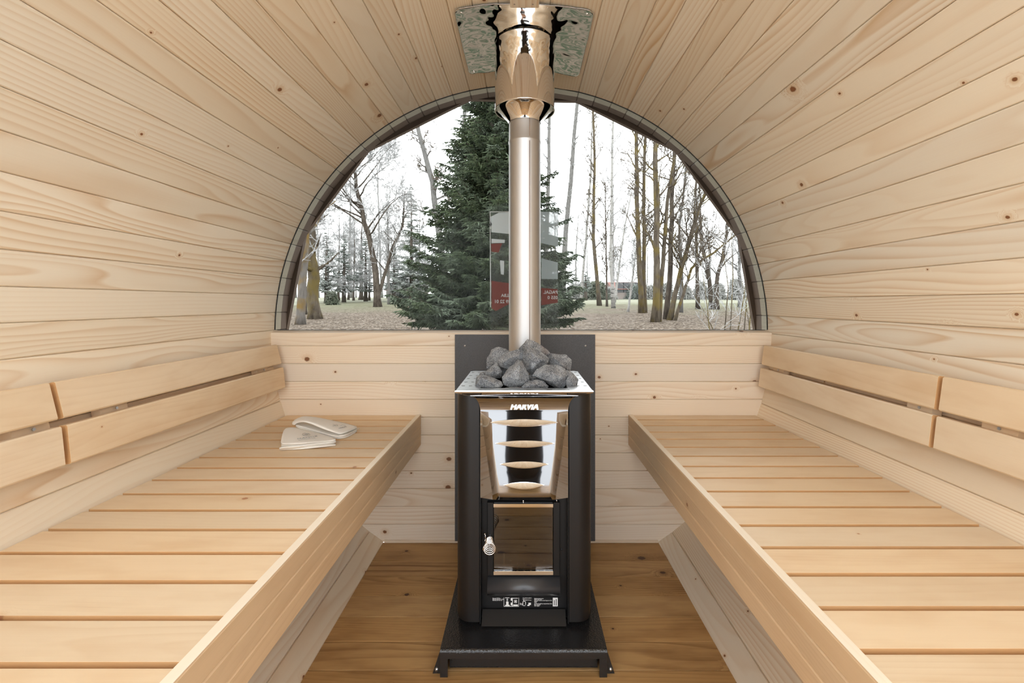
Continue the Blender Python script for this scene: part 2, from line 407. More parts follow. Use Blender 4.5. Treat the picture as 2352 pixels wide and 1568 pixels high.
# window
w1 = bpy.data.objects.new('window_1', None); COL.objects.link(w1); w1.location = (BX, YG, .9); struct(w1, 'half-round window filling the barrel end above the plank wall')
mb = MB(); arc = [(BX+(BR-.001)*math.cos(a), BZ+(BR-.001)*math.sin(a)) for a in [math.radians(.45+179.1*k/64) for k in range(65)]]
base = 0; n = len(arc)
for yy in (YG, YG+.006):
    for x, z in arc: mb.v.append((x, yy, z))
mb.face(tuple(range(n))); mb.face(tuple(reversed(range(n, 2*n))))
for i in range(n):
    j = (i+1) % n; mb.face((i, j, n+j, n+i))
mb.build('window_pane', 'window_glass', w1)
mb = MB(); mb.tube([(BX+(BR-.0012)*math.cos(a), YG-.001, BZ+(BR-.0012)*math.sin(a)) for a in [math.radians(.5+179*k/90) for k in range(91)]], .0016, 6)
mb.build('window_seal', 'seal_black', w1)
mb = MB(); mb.box((BX-1.05, YG-.003, .8985), (BX+1.05, YG-.0005, .9005)); mb.build('window_seal', 'seal_black', w1)

# ---------------------------------------------------------------- benches
def xin(z, side): return BX+side*math.sqrt(BR**2-(z-BZ)**2)
def bench(side, xf, label, pitch, y_first):
    e = empty('sauna_bench', (side*.72, 1.0, 0), label, 'bench', 'slatted sauna benches')
    zt = .540; z0 = zt-.022
    y = 1.957; ya = y_first; rows = []
    while y > -.16:
        rows.append((ya+.0056, y)); y = ya-.0046; ya = ya-pitch
    x_out = xin(z0, side)-side*.003; x_i = xf+side*.0182
    for a, b in rows:
        mb = MB(); c = .0014
        w = b-a; h = .022
        c2 = .0003; pr = [(0, 0), (w, 0), (w, h-c), (w-c*.4, h-c*.3), (w-c, h), (c2, h), (c2*.3, h-c2*.3), (0, h-c2)]
        mb.prism(pr, (min(x_out, x_i), a, z0), (0, 1, 0), (0, 0, 1), (1, 0, 0), abs(x_out-x_i), rs())
        for q in (1, 6, 7): mb.mi[q] = 1        # slat sides: shade of the gaps painted as darker wood
        mb.build('slat', ['alder', 'alder_edge_shade'], e)
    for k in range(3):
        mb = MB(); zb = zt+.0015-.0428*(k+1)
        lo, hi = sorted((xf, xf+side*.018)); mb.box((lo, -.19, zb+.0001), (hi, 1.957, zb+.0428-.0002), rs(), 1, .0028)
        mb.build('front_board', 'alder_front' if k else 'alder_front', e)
    lo, hi = sorted((xf+side*.0004, xf+side*.0178))
    mb = MB(); mb.box((lo, -.19, zt+.0016), (hi, 1.957, zt+.0030), rs(), 1, .0006); mb.build('top_edging', 'rail_pale', e)
    for xx in (xf+side*.03, xf+side*.30):
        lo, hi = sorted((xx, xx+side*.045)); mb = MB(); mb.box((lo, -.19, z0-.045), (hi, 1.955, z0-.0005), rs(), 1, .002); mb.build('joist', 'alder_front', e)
    return e
bench(-1, -.438, 'slatted alder bench along the left wall, with two felt hats on it', .0905, .4775*F/(965-695))
bench(1, .442, 'empty slatted alder bench along the right wall', .0893, .4775*F/(964-695))

# backrests
def backrest(side, y0, y1, pts, battens, label):
    (ux, uz), (lx, lz), (mx, mz), (bx_, bz_) = pts
    e = empty('bench_backrest', ((ux+bx_)/2, (y0+y1)/2, (uz+bz_)/2), label, 'backrest', 'two-board bench backrests')
    for (xa, za), (xb, zb) in (((ux, uz), (lx, lz)), ((mx, mz), (bx_, bz_))):
        A = V3((xb-xa, 0, zb-za)); h = A.length; A.normalize(); Bn = V3((-A.z, 0, A.x))
        if Bn.x*side < 0: Bn = -Bn
        c = .003; t = .02
        pr = [(c, 0), (h-c, 0), (h, c), (h, t), (0, t), (0, c)]
        mb = MB(); mb.prism(pr, (xa, y0, za), A, Bn, (0, 1, 0), y1-y0, rs()); mb.mi[-1] = mb.mi[-2] = 1; mb.build('backrest_board', ['alder', 'alder_edge_shade'], e, bevel=.0005)  # board ends get the painted shade tone
    A = V3((bx_-ux, 0, bz_-uz)); h = A.length; A.normalize(); Bn = V3((-A.z, 0, A.x))
    if Bn.x*side < 0: Bn = -Bn
    for yb in battens:
        mb = MB(); o = V3((ux, yb, uz))+A*.012+Bn*.021
        mb.prism([(0, 0), (h-.024, 0), (h-.024, .024), (0, .024)], o, A, Bn, (0, 1, 0), .075, rs()); bt = mb.build('batten', 'alder', e)
        c = (V3((lx, 0, lz))+V3((mx, 0, mz)))/2; c = V3((c.x, yb+.037, c.z))+Bn*.0195
        mb = MB()
        ring = [c+(A*math.cos(t)+V3((0, 1, 0))*math.sin(t))*.0035 for t in [2*PI*k/10 for k in range(10)]]
        b0 = len(mb.v); mb.v += [tuple(p) for p in ring]+[tuple(p+Bn*.002) for p in ring]
        mb.face(tuple(range(10))); mb.face(tuple(range(19, 9, -1)))
        for k in range(10): mb.face((k, (k+1) % 10, 10+(k+1) % 10, 10+k))
        mb.build('screw', 'zinc', bt)
LP = ((-1.029, .844), (-1.009, .764), (-1.002, .749), (-.993, .664))
RP = ((.998, .841), (.987, .760), (.983, .747), (.974, .669))
backrest(-1, 1.012, 1.920, LP, (1.785, 1.125), 'long two-board alder backrest on the left wall, nearest the window')
backrest(-1, -.2, 1.000, LP, (.928, .1), 'two-board alder backrest on the left wall, nearest the viewer')
backrest(1, 1.112, 1.920, RP, (1.790, 1.138), 'two-board alder backrest on the right wall, nearest the window')
backrest(1, -.2, 1.100, RP, (.940, .1), 'two-board alder backrest on the right wall, nearest the viewer')

# ---------------------------------------------------------------- heat shield on the wall
hs = empty('heat_shield', (.003, 1.945, .45), 'dark grey metal heat shield on the back wall behind the stove', 'heat shield')
mb = MB(); mb.box((-.292, 1.943, .0135), (.299, 1.947, .883)); mb.build('plate', 'heat_plate', hs, bevel=.0008)
for px in (1068, 1345):
    p = W(px, 794, 1.943); mb = MB(); mb.lathe([(0, -.002), (.0035, -.0015), (.0045, 0), (.0045, .014)], p, 12, 'Y'); mb.build('screw', 'zinc', hs)
for sx in (-.25, .25):
    mb = MB(); mb.box((sx-.01, 1.947, .05), (sx+.01, 1.959, .86)); mb.build('spacer', 'zinc', hs)

# ---------------------------------------------------------------- stove stand
st = empty('stove_stand', (0, 1.5, 0), 'low hammered black steel stand under the stove on the wooden floor', 'stand')
xl, xr, zt, y0, y1 = -.2288, .2255, .0748, 1.252, 1.90
r = .009; arcp = [(y0+r-r*math.sin(a), zt-r+r*math.cos(a)) for a in [PI/2*k/5 for k in range(6)]]
prof = [(y1, zt)]+arcp+[(y0, zt-.024), (y0+.004, zt-.024)]+[(y0+.004, zt-r)]+[(y0+r, zt-.004), (y1, zt-.004)]
mb = MB(); mb.prism(prof, (xl, 0, 0), (0, 1, 0), (0, 0, 1), (1, 0, 0), xr-xl); mb.build('top_plate', 'hammered_black', st)
for x0, x1, sgn in ((xl, xl+.021, -1), (xr-.021, xr, 1)):
    mb = MB(); mb.box((x0, y0+.0004, 0), (x1, y0+.0044, zt-.0235), axis=2); mb.build('leg', 'hammered_black', st, bevel=.0008)
    xo = x0 if sgn < 0 else x1
    mb = MB(); mb.prism([(0, 0), (sgn*.003, 0), (sgn*.0225, -.060), (0, -.060)], (xo-sgn*.0005, y0+.012, .062), (1, 0, 0), (0, 0, 1), (0, 1, 0), .004)
    fl = mb.build('gusset', 'hammered_black', st)
    mb = MB(); b = V3((xo+sgn*.011, y0+.012, .014)); mb.lathe([(0, -.004), (.004, -.003), (.005, 0)], (b.x, y0+.012, b.z), 10, 'Y'); mb.build('bolt', 'zinc', fl)
    mb = MB(); mb.box((x0 if sgn < 0 else x1-.004, y0+.0045, .0), (x0+.004 if sgn < 0 else x1, y1, zt-.0045), axis=1); mb.build('side_wall', 'hammered_black', st)
mb = MB(); mb.box((xl+.022, y0+.03, .004), (xr-.022, y0+.034, zt-.005)); mb.build('cross_plate', 'hammered_black', st)

# ---------------------------------------------------------------- stove
sv = empty('sauna_stove', (0, 1.5, .075), 'black wood-burning sauna stove with chrome front, topped with grey stones', 'stove')
zc = .768; SB = .0765
# side casings with rounded outer corners
for sg in (-1, 1):
    xo = .1995; xi = .131; R = .045; yf = 1.342; yb = 1.69
    out = [(xi, yf)]+[(xo-R+R*math.sin(a), yf+R-R*math.cos(a)) for a in [PI/2*k/10 for k in range(11)]]+[(xo, yb)]
    inn = [(xo-.003, yb)]+[(xo-R+(R-.003)*math.sin(a), yf+R-(R-.003)*math.cos(a)) for a in [PI/2*k/10 for k in range(10, -1, -1)]]+[(xi, yf+.003)]
    pr = [(sg*x, y) for x, y in out+inn]
    mb = MB(); mb.prism(pr, (0, 0, SB+.012), (1, 0, 0), (0, 1, 0), (0, 0, 1), .764-SB-.016, sm=False)
    o = mb.build('side_casing', 'black_side', sv)
    for p in o.data.polygons: p.use_smooth = len(p.vertices) == 4
    m = o.modifiers.new('e', 'EDGE_SPLIT'); m.split_angle = math.radians(30)
    mb = MB(); mb.box((min(sg*.127, sg*.130), 1.346, SB+.004), (max(sg*.127, sg*.130), 1.39, .75), axis=2); mb.build('inner_cheek', 'black_coat', sv)
mb = MB(); mb.box((-.2, 1.66, SB), (.2, 1.69, .755)); mb.build('back_panel', 'black_coat', sv)
for sx in (-.165, .165):
    for sy in (1.40, 1.62):
        mb = MB(); mb.lathe([(0, -.0014), (.014, -.0014), (.014, .012), (0, .012)], (sx, sy, SB), 16); mb.build('foot', 'cast_black', sv)
# firebox: front frame, open box behind the glass
FX0, FX1 = (1119-CX)*1.355/F, (1286-CX)*1.355/F
zd1, zd0 = CZ-(1154-CY)*1.355/F, CZ-(1321-CY)*1.355/F
mb = MB()
for lo, hi in (((-.127, 1.372, .2055), (FX0+.016, 1.378, .46)), ((FX1-.016, 1.372, .2055), (.127, 1.378, .46)),
               ((FX0+.016, 1.372, zd1-.012), (FX1-.016, 1.378, .46)), ((FX0+.016, 1.372, .2055), (FX1-.016, 1.378, zd0+.012))):
    mb.box(lo, hi, axis=2)
mb.build('firebox_frame', 'black_coat', sv)
mb = MB()
for lo, hi in (((-.10, 1.378, .21), (-.095, 1.62, .46)), ((.095, 1.378, .21), (.10, 1.62, .46)), ((-.10, 1.60, .21), (.10, 1.62, .46)),
               ((-.10, 1.378, .455), (.10, 1.62, .46)), ((-.10, 1.378, .21), (.10, 1.62, .216))): mb.box(lo, hi)
fb = mb.build('firebox', 'cast_black', sv)
for k in range(7):
    x = -.06+.02*k; mb = MB(); mb.box((x-.0025, 1.3685, .2165), (x+.0025, 1.3735, .243+.03*(k == 0)+.008*(k in (1, 6)))); mb.build('grate_bar', 'grate_iron', fb)
# body above/below
mb = MB(); mb.box((-.127, 1.385, .46), (.127, 1.66, .70)); mb.build('body_core', 'black_coat', sv)
mb = MB(); mb.box((-.127, 1.379, SB+.001), (.127, 1.66, .205)); mb.build('lower_body', 'black_coat', sv)
# bottom sloping lip
mb = MB(); mb.prism([(1.373, .106), (1.338, .079), (1.342, .0775), (1.378, .1)], (-.124, 0, 0), (0, 1, 0), (0, 0, 1), (1, 0, 0), .246); mb.build('bottom_lip', 'black_coat', sv)
# chrome collar: flat perforated top, rim, sloping underside, well
RX = .195; yf, yb = 1.308, 1.690
def outline(x, ya, yb_, c):
    return [(-x, ya), (x, ya), (x, yb_-c), (x-c, yb_), (-x+c, yb_), (-x, yb_-c)]
def curve_plate(outer, holes, z, th, name, mat, parent):
    cu = bpy.data.curves.new('c', 'CURVE'); cu.dimensions = '2D'; cu.fill_mode = 'BOTH'
    for loop in [outer]+holes:
        sp = cu.splines.new('POLY'); sp.points.add(len(loop)-1); sp.use_cyclic_u = True
        for i, (x, y) in enumerate(loop): sp.points[i].co = (x, y, 0, 1)
    t = bpy.data.objects.new('c', cu); COL.objects.link(t)
    dg = bpy.context.evaluated_depsgraph_get(); me = bpy.data.meshes.new_from_object(t.evaluated_get(dg)); bpy.data.objects.remove(t)
    me.transform(Matrix.Translation((0, 0, z))); me.materials.clear(); me.materials.append(MATS[mat]); me.name = name
    o = link(name, me, parent); m = o.modifiers.new('solid', 'SOLIDIFY'); m.thickness = th; m.offset = -1; return o
cl = bpy.data.objects.new('collar', None); COL.objects.link(cl); cl.location = (0, 1.5, zc); attach(cl, sv)
circ = lambda x, y, r: [(x+r*math.cos(a), y+r*math.sin(a)) for a in [-2*PI*k/16 for k in range(16)]]
holes = [[(-.128, 1.350), (-.128, 1.655), (.128, 1.655), (.128, 1.350)]]
for i in range(5):
    for x in (-.1832, -.1610, .1610, .1832):
        if abs(x) > .17 and i == 5: continue
        holes.append(circ(x, 1.387+.0665*i, .0058))
for a, b in ((-.130, -.062), (-.045, .005), (.020, .066), (.080, .130)):
    holes.append([(a, 1.322), (a, 1.330), (b, 1.330), (b, 1.322)])
curve_plate(outline(RX-.001, yf+.001, yb-.001, .012), holes, zc-.0005, .0015, 'collar_top', 'collar_steel', cl)
mb = MB(); ol = outline(RX, yf, yb, .013); loops = []
for (f, z) in ((0, zc), (-.0012, zc-.003), (0, zc-.0065)):
    loops.append([(x+(f if x < 0 else -f), y+(f if y < 1.5 else -f), z) for x, y in ol])
low = []
for x, y in ol:
    sx = -1 if x < 0 else 1
    low.append((x-sx*.040, y+(.014 if y < 1.5 else -.02), zc-.0175))
loops.append(low)
for l in loops: l.append(l[0])
mb.grid(loops, sm=False); mb.build('rim', 'chrome', cl, solid=.0012)
mb = MB()
for lo, hi in (((-.136, 1.343, .66), (-.134, 1.657, zc-.002)), ((.134, 1.343, .66), (.136, 1.657, zc-.002)), ((-.134, 1.343, .66), (.134, 1.345, zc-.002)), ((-.134, 1.655, .66), (.134, 1.657, zc-.002)), ((-.134, 1.345, .705), (.134, 1.655, .708))): mb.box(lo, hi, axis=2)
mb.build('stone_well', 'void', cl)
for x0, x1 in ((-.19, -.14), (.14, .19)):
    mb = MB(); mb.box((x0, 1.36, .72), (x1, 1.68, .722)); mb.build('collar_floor', 'void', cl)
# chrome front panel
zb = CZ-(1141-CY)*1.345/F; ztp = zc-.0175; zn = .700
rows = []
NV = 26
def pan(v):
    z = ztp+(zb-ztp)*v
    if z > zn:
        t = (z-zn)/(ztp-zn); a = math.acos(max(0, 1-t)) if False else t
        t = min(1, t); e = 1-math.sqrt(max(0, 1-t*t)); hw = .1275+.0275*e; yy = 1.3405-.021*t*t
    else: hw = .1275; yy = 1.3405
    w = max(0., min(1., (zn+.006-z)/(zn-zb)))
    cr = .1275-.037*w if w > 0 else hw*.985
    cr = min(cr, hw*.985)
    return z, hw, yy, cr, w
tn = (zn-ztp)/(zb-ztp)
vs_ = [tn*(1-math.sin(PI/2*(1-i/16))) for i in range(17)]+[tn+(1-tn)*(i/12) for i in range(1, 13)]
for v in vs_:
    z, hw, yy, cr, w = pan(v); row = []
    for k in range(-2, 0): row.append((-hw+(hw-cr)*(k+2)/2, yy-.013*w*(k+2)/2+0, z))
    for k in range(9):
        x = -cr+2*cr*k/8; bow = .004*(1-(k/4-1)**2)*(1-w*.5); row.append((x, yy-.013*w-bow, z))
    for k in range(1, 3): row.append((cr+(hw-cr)*k/2, yy-.013*w*(2-k)/2, z))
    rows.append(row)
mb = MB(); mb.grid(rows)
for fi in range(len(mb.f)):
    if fi % 12 in (0, 1, 10, 11): mb.sm[fi] = False
fp = mb.build('front_panel', 'chrome_panel', sv)
m = fp.modifiers.new('e', 'EDGE_SPLIT'); m.split_angle = math.radians(13)
m = fp.modifiers.new('solid', 'SOLIDIFY'); m.thickness = .0015; m.offset = 1
def panel_y(z):
    w = max(0., min(1., (zn+.006-z)/(zn-zb))); return 1.3405-.013*w-.004*(1-w*.5)
for x0, x1, ya, yb_ in ((1125, 1283, 962, 977), (1137.5, 1273.6, 1010.4, 1023.6), (1148.7, 1259.5, 1057.5, 1070), (1157, 1249.7, 1103.6, 1117)):
    d = 1.336; xa = (x0-CX)*d/F; xb = (x1-CX)*d/F; zt_ = CZ-(ya-CY)*d/F; zl = CZ-(yb_-CY)*d/F; zm = (zt_+zl)/2
    rr = []
    N = 24
    for j in range(5):
        row = []
        for i in range(N+1):
            u = i/N; x = xa+(xb-xa)*u; a = 4*u*(1-u); ys = panel_y(zm)-.0012+.004*(2*u-1)**2*((xb-xa)/2/.1)**2
            top = zm+(zt_-zm)*a; bot = zm+(zl-zm)*a*.8-.001
            if j == 0: p = (x, ys, top)
            elif j == 1: p = (x, ys-.0080*a, bot+.0022*a+.0002)
            elif j == 2: p = (x, ys-.0095*a-.0004, bot+.0008*a)
            elif j == 3: p = (x, ys-.0090*a-.0004, bot-.0008*a-.0004)
            else: p = (x, ys, bot-.0022*a-.0010)
            row.append(p)
        rr.append(row)
    mb = MB(); mb.grid(rr); lv = mb.build('louvre', 'chrome', fp); m = lv.modifiers.new('e', 'EDGE_SPLIT'); m.split_angle = math.radians(35)
text('HARVIA', .0225, 'logo_white', fp, FRONT((-.0405, 1.3325, .7095)) , 'logo', shear=.28, off=.0016, sx=1.0, spacing=1.02)
# door
dr = bpy.data.objects.new('stove_door', None); COL.objects.link(dr); dr.location = (0, 1.36, (zd0+zd1)/2); attach(dr, sv)
gx0, gx1 = (1133.5-CX)*1.352/F, (1270.7-CX)*1.352/F
mb = MB()
for lo, hi in (((FX0, 1.355, zd0), (gx0-.0005, 1.371, zd1)), ((gx1+.0005, 1.355, zd0), (FX1, 1.371, zd1)), ((gx0, 1.358, zd1-.002), (gx1, 1.371, zd1)), ((gx0, 1.358, zd0), (gx1, 1.371, zd0+.001))): mb.box(lo, hi, axis=2, c=.0015)
mb.build('door_frame', 'black_coat', dr)
zg1, zg0 = zd1-.0025, zd0+.0012
mb = MB(); mb.box((gx0, 1.3535, zg1-.0115), (gx1, 1.358, zg1), c=.0008); mb.build('door_trim', 'chrome', dr)
mb = MB(); mb.box((gx0, 1.3535, zg0), (gx1, 1.358, zg0+.0115), c=.0008); mb.build('door_trim', 'chrome', dr)
mb = MB(); mb.box((gx0+.001, 1.3585, zg0+.0115), (gx1-.001, 1.3625, zg1-.0115)); mb.build('door_glass', 'stove_glass', dr)
mb = MB(); mb.box((gx0+.004, 1.3640, zg0+.020), (gx1-.004, 1.3660, zg0+.026)); mb.build('reflection_strip', 'zinc', dr)  # metal strip added to stand for a pale reflection in the glass
for px, py in ((1202, 1150), (1278.5, 1149)):
    p = W(px, py, 1.356); mb = MB(); mb.tube([p+V3((0, 0, -.005)), p+V3((0, 0, .004))], .0016 if px > 1250 else .0022, 8); mb.build('hinge_pin', 'chrome', dr)
p = W(1290.5, 1261, 1.372); mb = MB(); mb.lathe([(0, -.003), (.003, -.002), (.0035, 0)], p, 10, 'Y'); mb.build('bolt', 'cast_black', dr)
# coiled handle
hd = [];
pa, pb = W(1124.5, 1238, 1.335), W(1124, 1262, 1.268)
ax = (pb-pa).normalized(); e1 = ax.cross(V3((0, 0, 1))).normalized(); e2 = ax.cross(e1)
T = 8
for k in range(T*16+1):
    t = k/(T*16); r_ = .0088+.0085*t**1.5; a = 2*PI*T*t; hd.append(pa+(pb-pa)*t+(e1*math.cos(a)+e2*math.sin(a))*r_)
mb = MB(); mb.tube(hd, .0016, 6); hn = mb.build('handle', 'chrome', dr)
mb = MB(); mb.tube([pa+V3((0, .022, .002)), pa], .0045, 10); mb.build('handle_rod', 'chrome', hn)
q0, q1 = W(1113.5, 1226, 1.349), W(1114, 1241, 1.349)
mb = MB(); mb.tube([q0+V3((.0015, 0, 0)), q1+V3((.0015, 0, 0))], .0013, 6)
mb.lathe([(0, -.003), (.0028, -.002), (.003, .004)], q0, 10, 'Y'); mb.lathe([(0, -.003), (.0028, -.002), (.003, .004)], q1, 10, 'Y')
mb.build('latch', 'chrome', hn)
# ash drawer
zh, zl = CZ-(1333-CY)*1.345/F, CZ-(1371-CY)*1.355/F
pr = [(1.373, zh)]+[(1.362-.022*math.sin(PI*t), zh+(zl-zh)*t) for t in [k/12 for k in range(13)]]+[(1.373, zl)]
mb = MB(); mb.prism(pr, (FX0+.001, 0, 0), (0, 1, 0), (0, 0, 1), (1, 0, 0), FX1-FX0-.001)
ad = mb.build('ash_drawer', 'ash_front', sv)
for p in ad.data.polygons: p.use_smooth = len(p.vertices) == 4 and p.normal.y < -.05
# info label
dl = 1.3775
zl1, zl0 = CZ-(1371-CY)*dl/F, CZ-(1396-CY)*dl/F
mb = MB(); mb.box(((1126-CX)*dl/F, dl, zl0), ((1287-CX)*dl/F, 1.3785, zl1)); il = mb.build('rating_label', 'black_coat', sv)
lp = lambda cx, cy: W(1090+cx/10.69, 1340+cy/10.69, dl-.0004)
def strip(x0, y0_, x1, y1_, mat='white_print', mbx=None):
    a, b = lp(x0, y1_), lp(x1, y0_); mbx.box((a.x, dl-.0006, a.z), (b.x, dl-.0001, b.z))
mb = MB()
for a in ((718, 340, 726, 560), (1080, 340, 1088, 560), (718, 553, 1088, 562), (750, 342, 858, 354), (795, 354, 808, 440), (782, 390, 825, 404), (775, 440, 835, 520), (750, 522, 862, 548),
          (922, 345, 938, 550), (935, 350, 1062, 362), (973, 400, 1040, 408), (973, 462, 1040, 470), (973, 400, 981, 470), (1032, 400, 1040, 470), (990, 418, 1022, 452), (950, 512, 1066, 545),
          (888, 350, 920, 415), (888, 465, 920, 530), (1190, 340, 1198, 400), (1220, 340, 1228, 400), (1198, 400, 1222, 420), (1180, 440, 1192, 530), (1245, 440, 1258, 520), (1192, 430, 1245, 440), (1192, 535, 1245, 545),
          (1322, 470, 1384, 520), (1296, 520, 1350, 545)): strip(*a, mbx=mb)
mb.build('diagram', 'white_print', il)
mb = MB(); strip(1922, 345, 2042, 555, mbx=mb); sk = mb.build('sticker', 'white_print', il)
mb = MB(); strip(1948, 400, 1966, 530, mbx=mb); strip(1996, 375, 2016, 535, mbx=mb)
for v_ in range(len(mb.v)): mb.v[v_] = (mb.v[v_][0], mb.v[v_][1]-.0004, mb.v[v_][2])
mb.build('sticker_print', 'cast_black', sk)
for body, x, y, sz in (('Harvia 20 Pro', 440, 368, .0042), ('Harvia 20 Pro S, RS', 440, 394, .0042), ('Harvia 20 Pro LS', 440, 418, .0042), ('MAX 400 N', 1240, 362, .0038), ('MAX 35 cm', 1240, 412, .0038), ('30 cm', 1110, 495, .0038), ('10 kg', 1110, 520, .0038),
                       ('Polttoaineena puu', 1465, 372, .0038), ('Eldas med ved', 1465, 396, .0038), ('Use only natural wood logs as a fuel', 1465, 420, .0036), ('Klapid', 1465, 446, .0036), ('Holz', 1465, 470, .0036), ('Als Brennstoff nur natuerliches Holz', 1465, 500, .0036), ('Bois naturel', 1465, 526, .0038), ('Solo legna', 1465, 552, .0038)):
    text(body, sz, 'white_print', il, FRONT(lp(x, y)+V3((0, -.0002, 0))), 'print', off=.00005, ext=.0001)

# ---------------------------------------------------------------- chimney
AY = 1.655; AX = .002
ch = empty('chimney_pipe', (AX, AY, .72), 'stainless steel flue pipe rising from the stove to the ceiling', 'chimney')
rp = .0568
mb = MB(); mb.lathe([(rp, .709), (rp, 1.583), (rp+.0018, 1.587), (rp+.0018, 1.591), (rp, 1.595), (rp-.001, 1.672)], (AX, AY, 0), 96); mb.build('lower_pipe', 'brushed_steel', ch)
a = -PI/2+.30; x = AX+(rp+.0002)*math.cos(a); y = AY+(rp+.0002)*math.sin(a)
mb = MB(); mb.tube([(x, y, .76), (x, y, 1.58)], .0011, 6); mb.build('weld_seam', 'seam', ch)
mb = MB(); mb.tube([(x, y, 1.596), (x, y, 1.66)], .0009, 6); mb.build('weld_seam', 'seam', ch)
rs_ = .1065
mb = MB(); mb.lathe([(rp+.001, 1.6585), (rp+.0015, 1.660), (rp+.006, 1.668), (.088, 1.697), (rs_-.004, 1.709), (rs_-.002, 1.709)], (AX, AY, 0), 96); mb.build('cone_adapter', 'steel_sleeve', ch)
mb = MB(); zt_c = BZ+BR-.001
n = 96; prof = [(rs_-.002, 1.703), (rs_+.001, 1.702), (rs_+.0015, 1.706), (rs_, 1.71)]
mb.lathe(prof+[(rs_, 1.938)], (AX, AY, 0), n); mb.build('outer_sleeve', 'steel_sleeve', ch)
# ceiling plate
cp = empty('ceiling_heat_plate', (AX, 1.64, 1.94), 'mirror-polished curved steel plate on the ceiling around the chimney', 'metal plate')
rows = []; hw = .221; Rp = BR-.0055; r0 = .03
for i in range(97):
    y = 1.4335+(1.848-1.4335)*i/96; row = []
    e = min(y-1.4335, 1.848-y); cut = r0-math.sqrt(max(0, r0*r0-(r0-e)**2)) if e < r0 else 0
    for k in range(97):
        s_ = (-1+2*k/96)*(hw-cut*.6); a = PI/2-(s_+.013)/Rp; nz = noise.noise(V3((s_*13, y*13, .3)))*.0042+noise.noise(V3((s_*34, y*34, 2.)))*.0015-.003; row.append((BX+(Rp+nz)*math.cos(a), y, BZ+(Rp+nz)*math.sin(a)))
    rows.append(row)
mb = MB(); mb.grid(rows)
# hole for the sleeve
keep = [i for i, f in enumerate(mb.f) if not all(math.hypot(mb.v[j][0]-AX, mb.v[j][1]-AY) < rs_-.004 for j in f)]
mb.f = [mb.f[i] for i in keep]; mb.uv = [mb.uv[i] for i in keep]; mb.sd = [mb.sd[i] for i in keep]; mb.sm = [mb.sm[i] for i in keep]; mb.mi = [mb.mi[i] for i in keep]
mb.build('plate', 'chrome_wavy', cp, solid=.001)
for s_, y in ((-.2, 1.452), (.2, 1.452), (-.2, 1.83), (.2, 1.83), (-.075, 1.445), (.075, 1.445)):
    a = PI/2-(s_+.013)/Rp; p = V3((BX+(Rp-.003)*math.cos(a), y, BZ+(Rp-.003)*math.sin(a)))
    bm = bmesh.new(); bmesh.ops.create_icosphere(bm, subdivisions=2, radius=.0038, matrix=Matrix.Translation(p)); me = bpy.data.meshes.new('rivet'); bm.to_mesh(me); bm.free()
    me.materials.append(MATS['chrome']); me.polygons.foreach_set('use_smooth', [True]*len(me.polygons)); link('rivet', me, cp)
cb = empty('ceiling_batten', (0, 1.0, 1.935), 'short pale pine batten screwed to the ceiling at the steel plate edge', 'batten')
mb = MB(); mb.box((-.0434, .2, 1.9355), (.046, 1.438, 1.9535), rs(), 1, .002); mb.build('board', 'pine_wall', cb)
for px in (1181.5, 1223.5):
    p = WZ(px, 9.8, 1.9355); mb = MB(); mb.lathe([(0, -.0008), (.0028, -.0006), (.003, .001)], p, 12); mb.build('screw', 'screw', cb)

# ---------------------------------------------------------------- stones
def rock(name, pts, seed, label):
    bm = bmesh.new()
    for p in pts: bm.verts.new(p)
    bmesh.ops.convex_hull(bm, input=bm.verts)
    for v in [v for v in bm.verts if not v.link_faces]: bm.verts.remove(v)
    bmesh.ops.bevel(bm, geom=bm.edges[:], offset=.0007, segments=1, affect='EDGES')
    bmesh.ops.triangulate(bm, faces=bm.faces[:])
    for it in range(4):
        long = [e for e in bm.edges if e.calc_length() > .005]
        if not long: break
        bmesh.ops.subdivide_edges(bm, edges=long, cuts=1); bmesh.ops.triangulate(bm, faces=[f for f in bm.faces if len(f.verts) > 3])
    bm.normal_update()
    off = V3((seed*3.1, seed*1.7, seed))
    for v in bm.verts:
        v.co += v.normal*(noise.noise(v.co*38+off)*.0028+abs(noise.noise(v.co*75+off))*.0013+noise.noise(v.co*190+off)*.0004)
    bmesh.ops.recalc_face_normals(bm, faces=bm.faces)
    me = bpy.data.meshes.new(name); bm.to_mesh(me); bm.free(); me.materials.append(MATS['stone'])
    o = link(name, me); tag(o, label, 'stone', 'grey sauna stones piled on the stove'); return o
def SP(x, y, d): return W(1060+x/8.11, 760+y/8.11, d)
def stone(seed, d, th, outl, ridge, label):
    """outl: silhouette (crop px); ridge: front points nearer the viewer"""
    pts = [SP(x, y, d) for x, y in outl]
    cx = sum(p[0] for p in outl)/len(outl); cy = sum(p[1] for p in outl)/len(outl)
    pts += [SP(x, y, d-th*.5*k) for x, y, k in ridge]
    pts += [SP(cx+(x-cx)*.55, cy+(y-cy)*.55, d+th*.55) for x, y in outl[::2]]
    return rock('sauna_stone', pts, seed, label)
stone(1, 1.535, .07, [(1060, 330), (1230, 145), (1350, 190), (1510, 270), (1660, 420), (1640, 465), (1400, 520), (1150, 480)], [(1190, 240, .5), (1480, 380, .6)], 'tilted flat grey stone forming the peak of the pile against the pipe')
stone(2, 1.455, .09, [(1150, 260), (1210, 250), (1440, 370), (1640, 510), (1620, 590), (1480, 700), (1300, 810), (1200, 720), (1140, 500)], [(1290, 400, 1), (1500, 540, .7), (1310, 700, .6)], 'large diamond-shaped grey stone just below the peak stone')
stone(3, 1.465, .07, [(665, 560), (700, 490), (860, 390), (1060, 335), (1160, 370), (1170, 520), (1000, 640), (850, 705), (720, 660)], [(900, 500, .9), (780, 590, .7), (1040, 470, .8)], 'rounded grey stone left of the large diamond-shaped one')
